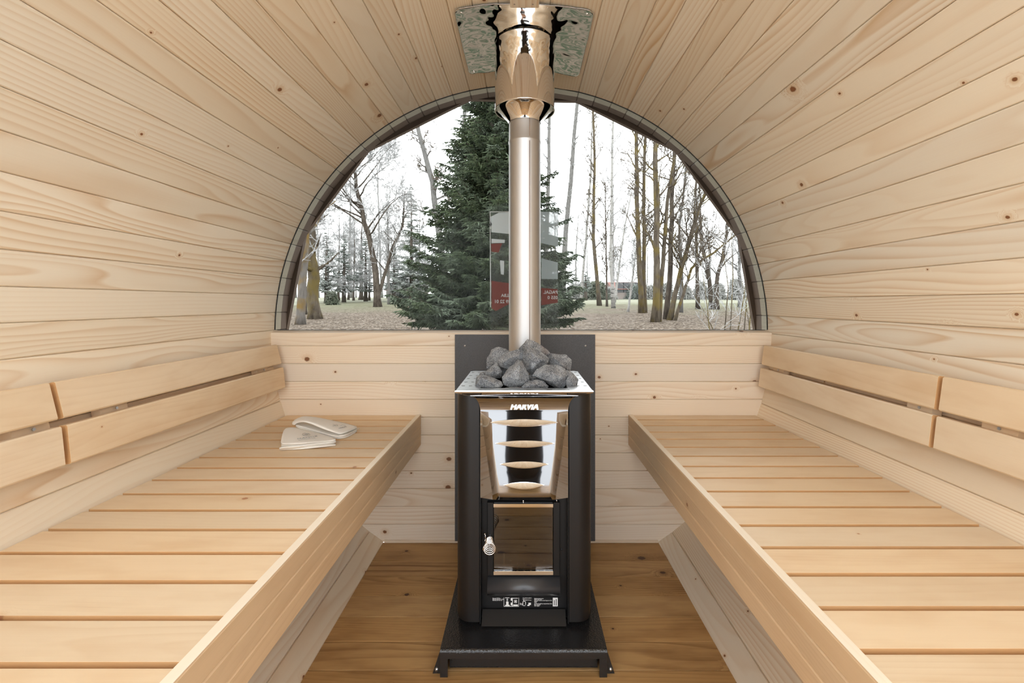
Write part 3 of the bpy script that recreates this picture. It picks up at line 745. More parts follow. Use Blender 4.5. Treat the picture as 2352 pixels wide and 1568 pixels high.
stone(4, 1.53, .08, [(460, 700), (475, 520), (560, 350), (690, 292), (820, 330), (920, 400), (880, 560), (700, 700)], [(590, 380, .6), (660, 560, .7)], 'grey stone with a brownish left face, upper left of the pile')
stone(5, 1.53, .08, [(1600, 500), (1670, 415), (1940, 440), (2050, 540), (2030, 740), (1850, 760), (1640, 660)], [(1880, 640, .7), (1750, 520, .7)], 'grey stone with a brown broken corner, upper right of the pile')
stone(6, 1.40, .08, [(745, 860), (870, 710), (1040, 545), (1110, 550), (1160, 640), (1250, 800), (1262, 930), (1110, 1035), (860, 1045), (780, 1000)], [(1080, 620, .8), (1070, 900, .9), (900, 850, .6)], 'pyramid-shaped grey stone at the front centre of the pile')
stone(7, 1.41, .09, [(1310, 830), (1400, 720), (1560, 630), (1780, 625), (1930, 710), (1990, 830), (1940, 1000), (1850, 1088), (1760, 1060), (1560, 930), (1400, 870)], [(1660, 760, 1), (1880, 870, .7), (1690, 950, .8)], 'broad angular grey stone at the front right of the pile')
stone(8, 1.455, .06, [(430, 770), (580, 640), (690, 660), (745, 760), (740, 880), (600, 880), (500, 860)], [(600, 750, .8), (680, 800, .7)], 'small dark stone wedged at the left between two bigger ones')
stone(9, 1.385, .07, [(235, 1070), (290, 850), (360, 810), (560, 860), (750, 940), (768, 1010), (700, 1085), (400, 1090)], [(370, 870, .8), (560, 960, .9), (640, 1040, .6)], 'flat-topped speckled stone at the front left corner of the pile')
stone(10, 1.39, .06, [(1110, 1040), (1250, 930), (1400, 900), (1540, 930), (1630, 1020), (1600, 1100), (1300, 1115), (1130, 1090)], [(1350, 990, .7), (1500, 1030, .6)], 'low grey stone at the front behind the rim, right of the pyramid-shaped one')
stone(11, 1.40, .05, [(1935, 930), (2000, 800), (2080, 820), (2165, 930), (2150, 1080), (2060, 1110), (1960, 1060)], [(2050, 940, .8)], 'small rounded grey stone at the far right of the pile')
stone(12, 1.375, .05, [(760, 1090), (820, 1055), (980, 1045), (1100, 1060), (1140, 1100), (1000, 1125), (800, 1125)], [(950, 1080, .6)], 'thin sliver of grey stone under the pyramid-shaped one')
stone(13, 1.46, .06, [(1200, 850), (1330, 790), (1480, 800), (1560, 900), (1460, 1000), (1260, 980)], [(1380, 880, .7)], 'shaded grey stone half hidden between the pyramid-shaped and broad ones')
stone(14, 1.475, .06, [(1980, 1000), (1900, 800), (1960, 720), (2080, 780), (2170, 900), (2170, 1060)], [(2060, 880, .7)], 'grey stone at the right edge behind the small rounded one')

stone(15, 1.50, .06, [(560, 660), (640, 560), (800, 600), (860, 720), (780, 860), (620, 860)], [(700, 700, .6)], 'shaded grey stone glimpsed in the dark gap above the small dark stone')
stone(16, 1.52, .06, [(300, 880), (360, 760), (470, 740), (560, 800), (520, 940), (360, 960)], [(430, 840, .6)], 'dark stone at the back left, low against the perforated rim')
stone(17, 1.50, .06, [(1900, 860), (1960, 760), (2080, 780), (2120, 900), (2000, 960)], [(2010, 850, .6)], 'dark stone at the back right, low against the perforated rim')
# ---------------------------------------------------------------- felt hats on the left bench
HP = lambda x, y, z: WZ(600+x/9.046, 920+y/9.046, z)
def sheet(outl, zf, name, parent, th=.0036):
    """felt sheet through (x,y,z) crop points; zf adds curvature"""
    bm = bmesh.new(); vs = [bm.verts.new(HP(x, y, z)) for x, y, z in outl]; bm.faces.new(vs)
    bmesh.ops.triangulate(bm, faces=bm.faces[:]); 
    for it in range(3): bmesh.ops.subdivide_edges(bm, edges=[e for e in bm.edges if e.calc_length() > .012], cuts=1); bmesh.ops.triangulate(bm, faces=[f for f in bm.faces if len(f.verts) > 3])
    me = bpy.data.meshes.new(name); bm.to_mesh(me); bm.free(); me.materials.append(MATS['felt']); me.polygons.foreach_set('use_smooth', [True]*len(me.polygons))
    o = link(name, me, parent); m = o.modifiers.new('solid', 'SOLIDIFY'); m.thickness = th; m.offset = 0
    m = o.modifiers.new('bevel', 'BEVEL'); m.width = th*.42; m.segments = 3; m.limit_method = 'ANGLE'; return o
def loft(name, parent, curves, th=.0036, mat='felt', sub=1):
    rows = [[HP(*p) for p in c] for c in curves]; mb = MB(); mb.grid(rows)
    o = mb.build(name, mat, parent); m = o.modifiers.new('sub', 'SUBSURF'); m.levels = 2; m.render_levels = 2
    m = o.modifiers.new('solid', 'SOLIDIFY'); m.thickness = th; m.offset = 0; return o
h1 = empty('felt_sauna_hat', HP(900, 850, .541), 'folded cream felt sauna hat printed MANDE, lying flat in front on the left bench', 'hat', 'folded cream felt sauna hats')
zb_ = .5455
# front hat: upper flap, middle flap, lower flap, and the fold joining them at the left and the tip
def hat1(z0, z1, dx, dy, name):
    return loft(name, h1, [[(395+dx, 905+dy, z1), (640+dx, 905+dy, z1+.001), (950+dx, 885+dy, z1), (1240+dx, 850+dy, z0+.004), (1530+dx, 822+dy, z0)],
                           [(410+dx, 840+dy, z1+.001), (640+dx, 820+dy, z1+.003), (950+dx, 800+dy, z1+.002), (1240+dx, 800+dy, z0+.006), (1545+dx, 815+dy, z0)],
                           [(432+dx, 740+dy, z1+.001), (640+dx, 710+dy, z1+.004), (940+dx, 715+dy, z1+.003), (1240+dx, 750+dy, z0+.006), (1548+dx, 805+dy, z0)],
                           [(458+dx, 640+dy, z1), (600+dx, 600+dy, z1+.002), (860+dx, 630+dy, z1+.002), (1180+dx, 700+dy, z0+.005), (1530+dx, 792+dy, z0)],
                           [(500+dx, 580+dy, z1-.003), (600+dx, 553+dy, z1-.002), (800+dx, 580+dy, z1-.001), (1120+dx, 665+dy, z0+.003), (1500+dx, 780+dy, z0)]])
u = hat1(.552, .565, 0, 0, 'upper_flap')
hat1(.548, .556, 8, 40, 'middle_flap')
hat1(.5425, .5430, 5, 105, 'lower_flap')
loft('fold', h1, [[(385, 985, .556), (440, 968, .5565), (800, 955, .5555), (1100, 905, .553), (1400, 868, .550)],
                  [(372, 1000, .5495), (400, 985, .5495), (780, 968, .5495), (1100, 925, .5475), (1400, 880, .546)],
                  [(385, 1018, .5432), (440, 1018, .5432), (800, 998, .5432), (1100, 955, .5432), (1440, 880, .5432)]])
h2 = empty('felt_sauna_hat', HP(1300, 620, .541), 'folded cream felt sauna hat resting open-sided on the front hat, nearer the stove', 'hat', 'folded cream felt sauna hats')
loft('lower_flap', h2, [[(1620, 795, .5435), (1400, 745, .5445), (1150, 670, .553), (900, 600, .562), (700, 535, .569)],
                        [(1780, 755, .5435), (1480, 690, .5445), (1220, 620, .553), (950, 550, .562), (720, 490, .569)],
                        [(1960, 665, .5435), (1600, 600, .5435), (1300, 550, .549), (1000, 500, .558), (800, 460, .565)],
                        [(2040, 580, .5435), (1700, 520, .5435), (1400, 480, .545), (1100, 440, .553), (900, 420, .560)]])
loft('inner_flap', h2, [[(1600, 765, .549), (1400, 715, .551), (1150, 640, .558), (900, 560, .567), (690, 505, .574)],
                        [(1780, 730, .549), (1480, 670, .551), (1220, 600, .558), (950, 530, .567), (740, 470, .574)],
                        [(1960, 640, .548), (1600, 585, .549), (1300, 535, .555), (1000, 485, .563), (800, 440, .571)]], .003)
u2 = loft('upper_flap', h2, [[(690, 515, .572), (640, 480, .574), (655, 440, .580), (720, 385, .587), (850, 330, .588)],
                       [(700, 490, .575), (680, 450, .583), (720, 410, .593), (850, 360, .598), (960, 325, .590)],
                       [(860, 410, .601), (870, 405, .603), (930, 390, .602), (1050, 365, .598), (1150, 350, .588)],
                       [(1080, 490, .586), (1120, 485, .589), (1200, 460, .588), (1300, 430, .583), (1400, 400, .573)],
                       [(1350, 610, .569), (1400, 600, .572), (1500, 560, .571), (1600, 510, .567), (1700, 460, .557)],
                       [(1620, 700, .557), (1700, 680, .558), (1830, 630, .557), (1940, 590, .553), (2050, 550, .548)]])
loft('tip_fold', h2, [[(1610, 710, .556), (1750, 720, .555), (1900, 640, .553), (2050, 560, .548)],
                      [(1600, 740, .552), (1760, 735, .551), (1910, 650, .549), (2035, 572, .546)]], .003)
def on_hat(px, py, z, size, body, par, ang, sx=1., nm='lettering', off=0.):
    p = HP(px, py, z); p2 = HP(px+100*math.cos(ang), py-100*math.sin(ang), z); ex = (p2-p).normalized()
    ey = V3((-ex.y, ex.x, 0)); ez = V3((0, 0, 1))
    M = Matrix.Translation(p) @ Matrix((ex, ey, ez)).transposed().to_4x4()
    return text(body, size, 'felt_print', par, M, nm, off=off, sx=sx, ext=.0004)
on_hat(745, 800, .5707, .0150, 'MANDE', u, math.radians(8), 1.18)
on_hat(775, 822, .5705, .0043, 'SAUNAS & HOT TUBS', u, math.radians(8), 1.2)
mb = MB()
for cx, cy, rx, ry in ((905, 700, 50, 26), (965, 703, 46, 22)):
    mb.tube([HP(cx+rx*math.cos(a), cy+ry*math.sin(a), .5722) for a in [2*PI*k/20 for k in range(20)]], .0007, 5, closed=True)
mb.tube([HP(880, 715, .5722), HP(920, 690, .5722), HP(950, 700, .5722), HP(985, 690, .5722)], .0007, 5)
mb.build('emblem', 'felt_print', u)
on_hat(1570, 590, .5675, .013, 'MANDE', u2, math.radians(14), .9, off=.0001)
mb = MB()
for cx, cy, rx, ry in ((1490, 505, 34, 14), (1560, 510, 34, 14)):
    mb.tube([HP(cx+rx*math.cos(a), cy+ry*math.sin(a), .5745) for a in [2*PI*k/20 for k in range(20)]], .0006, 5, closed=True)
mb.tube([HP(1640, 530, .570), HP(1690, 500, .570), HP(1750, 515, .570)], .0006, 5)
mb.build('emblem', 'felt_print', u2)

# ---------------------------------------------------------------- printed clear sheet outside the glass, behind the pipe
DN = 2.006
ns = empty('notice_sheet', W(1205, 757, DN), 'clear printed sheet with white and red panels, seen in reverse behind the flue pipe', 'notice')
def flat(name, pts, mat, y, par, th=.0006):
    mb = MB(); P = [W(px, py, DN) for px, py in pts]; n = len(P)
    for yy in (y, y+th): mb.v += [(p.x, yy, p.z) for p in P]
    mb.face(tuple(range(n))); mb.face(tuple(reversed(range(n, 2*n))))
    for i in range(n): j = (i+1) % n; mb.face((i, j, n+j, n+i))
    return mb.build(name, mat, par)
NP = lambda x, y: (1080+x/4.9, 460+y/4.9)
flat('sheet', [NP(222, 128), NP(995, 128), NP(995, 1465), NP(222, 1465)], 'sheet_clear', DN, ns, .001)
y_ = DN-.0012
flat('white_area', [NP(230, 185), NP(320, 140), NP(640, 128), NP(640, 400), NP(440, 378), NP(240, 358)], 'sheet_white', y_, ns)
flat('white_area', [NP(640, 128), NP(990, 130), NP(990, 520), NP(790, 480), NP(640, 430)], 'sheet_grey', y_, ns)
flat('white_area', [NP(240, 432), NP(390, 445), NP(388, 478), NP(240, 480)], 'sheet_white', y_, ns)
flat('white_area', [NP(335, 675), NP(383, 682), NP(378, 838), NP(345, 830)], 'sheet_white', y_, ns)
flat('white_area', [NP(800, 650), NP(985, 700), NP(985, 885), NP(800, 885)], 'sheet_grey', y_, ns)
flat('red_area', [NP(235, 490), NP(360, 483), NP(320, 585), NP(240, 580)], 'sheet_red', y_, ns)
flat('red_area', [NP(240, 905), NP(640, 960), NP(640, 1100), NP(430, 1170), NP(290, 1245), NP(240, 1215)], 'sheet_red', y_, ns)
flat('red_area', [NP(800, 985), NP(985, 1000), NP(985, 1150), NP(800, 1180)], 'sheet_red', y_, ns)
flat('edge_strip', [NP(220, 126), NP(640, 126), NP(640, 133), NP(226, 133), NP(232, 900), NP(232, 1200), NP(226, 1200)], 'sheet_edge', y_-.0002, ns)
def mirrored(body, x, y, size, mat='white_print_soft'):
    px, py = NP(x, y); p = W(px, py, DN-.0022)
    M = FRONT(p) @ Matrix.Diagonal((-1, 1, 1, 1)); text(body, size, mat, ns, M, 'mirrored_lettering', off=.0004, ext=.0001)
mirrored('TECH. PAGALBA', 700, 1085, .0185); mirrored('8 639 22 01', 520, 1155, .0200)
mirrored('PAGAL', 985, 1050, .020); mirrored('055 0', 985, 1110, .0195)
mirrored('6', 246, 285, .024, 'seal_black')

# ---------------------------------------------------------------- outside ground
def gz(d): return -.383+.033*max(d, 0) if d < 62 else -.383+.033*62+(d-62)*.012
mb = MB(); rows = []
for i in range(60):
    y = 3.0+(i/59)**2*240; rows.append([(x, y, gz(y)+.05*noise.noise(V3((x*.15, y*.15, 0)))*min(1, y/10)) for x in [(-1+2*k/50)*(30+y*1.3) for k in range(51)]])
mb.grid(rows); g = mb.build('ground', 'ground', recalc=False); struct(g, 'leaf-strewn park ground with pale winter grass beyond')
mb = MB(); mb.box((-5, -7, -.56), (5, -.3, -.5)); struct(mb.build('terrace', 'terrace'), 'pale paved terrace outside the open end behind the viewer')
def gp(px, py):   # ground point under a photo pixel
    d = 1484/(py-660); return d

# ---------------------------------------------------------------- trees
def limb(mb, p, d, r, L, lvl, prm, rng):
    n = max(2, min(7, int(L/prm['seg'])+1)); pts = [p.copy()]; q = p.copy(); dd = d.normalized(); dirs = [dd]
    for i in range(n):
        j = V3((rng.gauss(0, 1), rng.gauss(0, 1), rng.gauss(0, 1)))*prm['wob']
        dd = (dd+j+V3((0, 0, prm['up']))).normalized(); q = q+dd*(L/n); pts.append(q.copy()); dirs.append(dd)
    rad = [max(prm['rmin'], r*(1-.85*i/n)) for i in range(n+1)]
    mb.tube(pts, rad, 5 if lvl == 0 else (4 if lvl == 1 else 3), caps=False, sm=lvl < 2, mi=0 if lvl < prm['tw'] else 1)
    if lvl >= prm['max']: return
    m = prm['kids'][lvl]
    for k in range(m):
        t = rng.uniform(.18, 1.) if lvl else rng.uniform(.25, 1.)
        i = min(n-1, int(t*n)); a = pts[i].lerp(pts[i+1], t*n-i)
        dv = dirs[i+1]; s_ = dv.cross(V3((rng.gauss(0, 1), rng.gauss(0, 1), rng.gauss(0, 1)))).normalized()
        an = rng.uniform(.45, 1.05)
        limb(mb, a, dv*math.cos(an)+s_*math.sin(an), rad[i]*.55, L*rng.uniform(.38, .62)*(1-.35*t), lvl+1, prm, rng)
def tree_mesh(seed, path, r0, prm, mats, name, parent=None, r1=None, start=.25):
    """path: trunk points; returns trunk object with crown"""
    rng = random.Random(seed); N = len(path); path = [V3(p) for p in path]
    # resample
    pts = []; M = 14
    cum = [0]
    for a, b in zip(path, path[1:]): cum.append(cum[-1]+(b-a).length)
    T = cum[-1]
    for i in range(M+1):
        s_ = T*i/M; k = max(j for j in range(N-1) if cum[j] <= s_+1e-6); t = (s_-cum[k])/(cum[k+1]-cum[k])
        pts.append(path[k].lerp(path[k+1], t)+V3((rng.gauss(0, 1), rng.gauss(0, 1), 0))*r0*.13*(0 < i < M))
    r1 = r1 if r1 is not None else r0*.15
    rad = [(r0*(1-i/M)+r1*i/M)*(1.35 if i == 0 else 1.0) for i in range(M+1)]
    tr = MB(); tr.tube(pts, rad, 10)
    cr = MB()
    for k in range(prm['n']):
        t = start+(1-start)*(k+rng.random())/prm['n']; i = min(M-1, int(t*M)); a = pts[i].lerp(pts[i+1], t*M-i)
        ax = (pts[i+1]-pts[i]).normalized(); az = rng.uniform(0, 2*PI); out = V3((math.cos(az), math.sin(az), 0))
        el = rng.uniform(*prm['el']); d = (out*math.cos(el)+V3((0, 0, 1))*math.sin(el)+ax*.2)
        limb(cr, a, d, rad[i]*prm.get('rf', .42), prm['len']*(1-.55*t)*rng.uniform(.6, 1.15), 0, prm, rng)
    return tr, cr
def tree(seed, path, r0, prm, bark_, twigs, label, name='bare_tree', cat='tree', group=None, start=.25, loc=None, r1=None):
    path = [V3(p) for p in path]; base = path[0]
    e = empty(name, base, label, cat, group)
    tr, cr = tree_mesh(seed, path, r0, prm, None, name, start=start, r1=r1)
    tr.build('trunk', bark_, e, recalc=False); cr.build('crown', [bark_, twigs], e, recalc=False); return e
P1 = dict(seg=.35, wob=.13, up=.08, rmin=.004, tw=1, max=2, kids=(6, 4), n=20, len=2.5, el=(.2, 1.0))
PFINE = dict(seg=.4, wob=.16, up=.03, rmin=.006, tw=1, max=3, kids=(9, 5, 3), n=22, len=4.0, el=(-.05, .8))
PSL = dict(seg=.35, wob=.10, up=.10, rmin=.005, tw=1, max=2, kids=(5, 3), n=30, len=1.7, el=(.3, 1.1))
PFAR = dict(seg=.6, wob=.16, up=.05, rmin=.012, tw=0, max=2, kids=(8, 5), n=26, len=4.0, el=(.1, 1.0))
def path_px(pts, d, dtop=None):
    out = [];
    for i, (px, py) in enumerate(pts):
        p = W(px, py, d)
        if i == 0: p.z = gz(d)-.05
        out.append(p)
    return out
right = [  # photo pixel path, ground row, radius in px, bark, settings, label
 ([(1291, 690), (1300, 520), (1313, 380), (1329, 200), (1345, -60)], 683, 6.5, 'bark_grey', 'twig_frost', PSL, 'tall pale leaning birch right beside the flue pipe'),
 ([(1252, 690), (1262, 300), (1266, 60)], 690, 6, 'bark_grey', 'twig_frost', PSL, 'pale grey trunk directly right of the flue pipe behind the spruce'),
 ([(1333, 701), (1345, 560), (1358, 384), (1362, 180)], 701, 3.2, 'birch', 'twig_brown', PSL, 'very thin birch between the leaning birch and the mossy pair'),
 ([(1377, 702), (1364, 560), (1363, 450), (1366, 391), (1360, 150)], 702, 5.0, 'bark_mossy', 'twig_brown', PSL, 'slender mossy tree, first from the left in the right-hand meadow edge'),
 ([(1394, 704), (1392, 560), (1390, 420)], 704, 2.5, 'bark_brown', 'twig_brown', PSL, 'short thin dark tree beside the slender mossy one'),
 ([(1409, 708), (1403, 600), (1408, 276), (1404, 60)], 708, 4.2, 'birch', 'twig_frost', PSL, 'straight black-and-white birch left of the two thin leaning birches'),
 ([(1411, 694), (1424, 600), (1434, 525), (1455, 420)], 694, 2.8, 'birch', 'twig_frost', PSL, 'thin white birch leaning right from the foot of the straight birch'),
 ([(1442, 716), (1450, 660), (1458, 600), (1470, 520)], 716, 2.8, 'birch', 'twig_frost', PSL, 'thin white birch leaning right, left of the double mossy trunk'),
 ([(1474, 719), (1468, 600), (1462, 450), (1460, 200), (1458, 0)], 719, 6.5, 'bark_mossy', 'twig_brown', PSL, 'tall mossy tree, left stem of the close pair right of centre'),
 ([(1480, 717), (1480, 560), (1478, 400), (1484, 290), (1486, 60)], 718, 5.5, 'bark_mossy', 'twig_brown', PSL, 'tall mossy tree, right stem of the close pair right of centre'),
 ([(1504, 740), (1510, 640), (1507, 500), (1506, 326), (1510, 80)], 740, 8.5, 'bark_mossy', 'twig_brown', P1, 'thick mossy trunk, nearest of the right-hand trees'),
 ([(1512, 690), (1524, 590), (1534, 450), (1556, 320), (1565, 100)], 739, 5.5, 'bark_mossy', 'twig_brown', P1, 'branching mossy stem leaning right off the nearest thick trunk'),
 ([(1531, 733), (1540, 600), (1543, 468), (1550, 330), (1556, 90)], 733, 6.5, 'bark_brown', 'twig_brown', P1, 'dark upright trunk behind the curved mossy tree'),
 ([(1538, 735), (1558, 640), (1583, 560), (1605, 480), (1640, 400), (1660, 330)], 735, 6.5, 'bark_mossy', 'twig_brown', P1, 'mossy tree curving to the right with long low boughs'),
 ([(1549, 700), (1590, 610), (1640, 580), (1690, 538), (1720, 510)], 736, 4, 'bark_mossy', 'twig_brown', P1, 'long bough-like stem sweeping low to the right edge of the window'),
 ([(1564, 717), (1566, 640), (1560, 520), (1575, 400), (1580, 250)], 717, 4, 'bark_grey', 'twig_brown', PSL, 'grey slim trunk just right of the curving mossy tree'),
 ([(1603, 709), (1601, 600), (1598, 480), (1600, 300)], 709, 4.5, 'bark_brown', 'twig_frost', PSL, 'brown trunk standing alone at the meadow edge, right side'),
 ([(1635, 709), (1630, 640), (1612, 560), (1606, 420)], 709, 5.5, 'bark_brown', 'twig_frost', P1, 'left stem of the forked brown tree near the right window edge'),
 ([(1646, 710), (1645, 650), (1662, 580), (1680, 440)], 710, 5.5, 'bark_brown', 'twig_frost', P1, 'right stem of the forked brown tree near the right window edge'),
 ([(1700, 705), (1698, 560), (1700, 400)], 705, 4.5, 'bark_grey', 'twig_frost', PSL, 'grey trunk nearly hidden behind the right window edge'),
]
for i, (pts, gy, rpx, bk, tw, prm, lab) in enumerate(right):
    d = gp(0, gy); k = d/22.
    q = dict(prm); q['len'] = prm['len']*1.0; q['rmin'] = .0045+.0003*d
    pp = path_px(pts, d)
    tree(100+i, pp, rpx*d/F, q, bk, tw, lab, start=.22, r1=rpx*d/F*.33)
left = [
 ([(690, 745), (694, 640), (702, 540), (708, 400)], 745, 10, 'bark_orange', 'twig_frost', P1, 'orange-lichened trunk at the far left window edge'),
 ([(700, 722), (697, 600), (694, 480)], 722, 5, 'bark_brown', 'twig_frost', P1, 'reddish brown trunk between the two thick left-edge trunks'),
 ([(724, 733), (719, 640), (714, 540), (712, 400)], 733, 14, 'bark_mossy', 'twig_frost', P1, 'thickest dark mossy trunk at the left window edge'),
 ([(868, 705), (864, 640), (860, 600), (842, 520), (818, 430), (806, 320)], 705, 8, 'bark_brown', 'twig_frost', PFINE, 'wide frosted apple-like tree with a short dark trunk on the left lawn'),
 ([(862, 610), (900, 570), (925, 520), (930, 440)], 705, 4.5, 'bark_brown', 'twig_frost', P1, 'frosted right-hand stem of the wide tree on the left lawn'),
 ([(1030, 700), (1010, 560), (993, 420), (970, 330), (956, 284), (930, 150)], 690, 9, 'bark_grey', 'twig_brown', PFINE, 'tall grey trunk leaning left behind the big spruce'),
 ([(1062, 700), (1063, 450), (1068, 230), (1070, 60)], 686, 8, 'bark_grey', 'twig_frost', PSL, 'pale straight trunk seen through the left side of the big spruce'),
 ([(893, 699), (893, 600), (890, 480)], 699, 3, 'bark_grey', 'twig_frost', PSL, 'thin grey trunk right of the wide frosted tree'),
]
for i, (pts, gy, rpx, bk, tw, prm, lab) in enumerate(left):
    d = gp(0, gy); q = dict(prm); q['rmin'] = .0045+.0003*d
    if i == 3: q['len'] = 6.8; q['n'] = 24; q['kids'] = (11, 7, 4)
    pp = path_px(pts, d)
    tree(200+i, pp, rpx*d/F, q, bk, tw, lab, start=.30 if i != 3 else .42, r1=rpx*d/F*(.75 if i < 3 else .35))

# conifers
def conifer(seed, H, R, name, label, mat, loc, dens=1., tw=.016, group=None, trunk_r=.14, zmin=.25, bkm='bark_brown', pwr=.85):
    rng = random.Random(seed); e = empty(name, loc, label, 'tree', group); L0 = V3(loc)
    tr = MB(); tr.tube([L0+V3((0, 0, H*t)) for t in (0, .3, .6, .97)], [trunk_r, trunk_r*.75, trunk_r*.45, .01], 9); tr.build('trunk', bkm, e, recalc=False)
    mb = MB(); z = zmin
    def tw_(a, b, r): mb.tube([a, a.lerp(b, .5)+V3((0, 0, -.01)), b], [r*.8, r, r*.25], 3, caps=False, sm=False)
    while z < H*.99:
        t = z/H; br = R*(1-t)**pwr*rng.uniform(.8, 1.1); dn = dens*(1-.62*t); nb = int(rng.uniform(5, 8)*dn+.5)
        for k in range(nb):
            az = rng.uniform(0, 2*PI); out = V3((math.cos(az), math.sin(az), 0)); L = br*rng.uniform(.72, 1.12)
            if L < .06: continue
            n = max(3, int(L/.22)); pts = []; sag = rng.uniform(.12, .32)
            for i in range(n+1):
                u = i/n; pts.append(L0+V3((0, 0, z))+out*L*u+V3((0, 0, L*(.18*u-sag*u*u*1.25+.20*u**4))))
            mb.tube(pts, [.018*(1-.8*i/n)+.004 for i in range(n+1)], 3, caps=False, sm=False, mi=1)
            side = V3((-out.y, out.x, 0)); m = max(4, int(L/.10*dn))
            for j in range(m):
                u = .12+.88*(j+rng.random())/m; i = min(n-1, int(u*n)); a = pts[i].lerp(pts[i+1], u*n-i)
                sl = (.12+.42*L/R*(1-u*.75))*rng.uniform(.6, 1.1)
                for sg in (-1, 1):
                    dv = (side*sg*rng.uniform(.7, 1)+out*rng.uniform(.4, .9)+V3((0, 0, rng.uniform(-.35, .1)))).normalized()
                    b = a+dv*sl; tw_(a, b, tw)
                    for q in range(int(2+sl*9*dens)):
                        w = rng.uniform(.15, 1.); c = a.lerp(b, w); dd = (dv*rng.uniform(.5, 1)+V3((rng.gauss(0, .6), rng.gauss(0, .6), rng.uniform(-.8, .15)))).normalized()
                        tw_(c, c+dd*rng.uniform(.06, .16)*(1 if sl > .2 else .7), tw*.85)
        z += (.13+.05*t)*rng.uniform(.8, 1.2)/max(.6, dens)
    mb.build('foliage', [mat, bkm], e, recalc=False); return e
d = 13.0; p = W(1132, 700, d)
conifer(5, 12.0, 2.75, 'spruce_tree', 'big dark green spruce filling the window centre-left behind the pipe', 'spruce_green', (p.x, d, gz(d)), dens=1.75, tw=.017, trunk_r=.13, zmin=.30, pwr=1.3)
ct = 0
for px, gy, hpx, rpx, mt, lab in ((945, 694, 275, 62, 'spruce_pale', 'pale frosted spruce standing behind the big spruce, to its left'),
                            (840, 692, 150, 45, 'spruce_far', 'frosted green conifer behind the wide apple-like tree'),
                            (790, 694, 150, 44, 'spruce_far', 'frosted green conifer left of the wide apple-like tree'),
                            (750, 696, 165, 44, 'spruce_pale', 'pale frosted conifer near the thick left-edge trunks'),
                            (905, 692, 130, 40, 'spruce_far', 'dark frosted conifer between the apple-like tree and pale spruce'),
                            (1345, 690, 70, 26, 'spruce_far', 'small young spruce right of the pipe at the meadow edge')):
    d = gp(0, gy); p = W(px, 700, d)
    conifer(30+ct, hpx*d/F, rpx*d/F, 'frosted_conifer' if ct < 5 else 'young_spruce', lab, mt, (p.x, d, gz(d)), dens=.75, tw=.05, trunk_r=.22, zmin=1.0, bkm='bark_dark'); ct += 1
# bushes
def bush(seed, px, gy, wpx, hpx, label, mat='bush_green'):
    rng = random.Random(seed); d = gp(0, gy); c = W(px, 700, d); c.z = gz(d); mb = MB(); w = wpx*d/F; h = hpx*d/F
    for k in range(420):
        a = rng.uniform(0, 2*PI); r = math.sqrt(rng.random()); z = rng.random()
        p = c+V3((math.cos(a)*r*w/2*(1-z*.5), math.sin(a)*r*w/3, z*h)); q = p+V3((rng.gauss(0, .3), rng.gauss(0, .3), rng.uniform(.1, .5)))*h*.25
        mb.tube([c+V3((math.cos(a)*r*w/6, 0, 0)), p, q], [.01, .02, .006], 3, caps=False, sm=False)
        for j in range(3): mb.tube([p, p+V3((rng.gauss(0, 1), rng.gauss(0, 1), rng.gauss(0, 1)))*h*.13], [.05, .02], 3, caps=False, sm=False)
    e = mb.build('shrub' if 'haze' in mat else 'evergreen_bush', mat, recalc=False); tag(e, label, 'bush', 'pale shrubs beyond the right-hand meadow' if 'haze' in mat else None)
bush(1, 1372, 688, 60, 40, 'greyish green bush at the meadow edge right of the pipe')
bush(2, 1455, 687, 40, 30, 'low dark bush in front of the red-roofed house', 'spruce_far')
bush(3, 763, 699, 30, 26, 'small green bush on the left lawn by the mossy trunk')
bush(4, 925, 690, 70, 22, 'low clipped bush behind the left lawn', 'spruce_far')
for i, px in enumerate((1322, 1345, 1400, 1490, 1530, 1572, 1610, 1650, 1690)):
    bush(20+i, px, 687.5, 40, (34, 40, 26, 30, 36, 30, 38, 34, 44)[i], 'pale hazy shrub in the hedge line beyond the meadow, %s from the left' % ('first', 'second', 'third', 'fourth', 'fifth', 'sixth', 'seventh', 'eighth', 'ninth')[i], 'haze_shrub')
# upright shrub stems close to the window at the right
rng = random.Random(8)
for i, (x0, x1, yt) in enumerate(((1632, 1610, 600), (1662, 1650, 520), (1676, 1677, 480), (1690, 1716, 560), (1707, 1722, 500), (1718, 1735, 540), (1655, 1572, 640), (1728, 1700, 620))):
    d = 7.5+i*.35; a = W(x0, 790, d); b = W(x1, yt, d); prm = dict(seg=.2, wob=.1, up=.08, rmin=.003, tw=0, max=1, kids=(4,), n=12, len=.55, el=(.2, 1.1))
    e = empty('bare_shrub', (a.x, a.y, gz(d)), ['short twiggy shrub stem, leftmost of the bare stems by the right window edge', 'tall bare shrub stem, second from left by the right window edge', 'tallest upright bare shrub stem near the right window edge',
        'bare shrub stem leaning right near the window edge', 'thin bare shrub stem close to the right window edge', 'bare shrub stem at the very right edge of the window', 'bare shrub stem leaning far left across the leaf-strewn ground', 'low bare shrub stem leaning left at the right window edge'][i], 'shrub', 'bare shrub stems by the right window edge')
    tr, cr = tree_mesh(300+i, [V3((a.x, a.y, gz(d))), a, a.lerp(b, .5)+V3((rng.gauss(0, .05), 0, 0)), b], .014, prm, None, '', start=.3)
    tr.build('stem', 'bark_mossy', e, recalc=False); cr.build('twigs', ['twig_frost', 'twig_frost'], e, recalc=False)
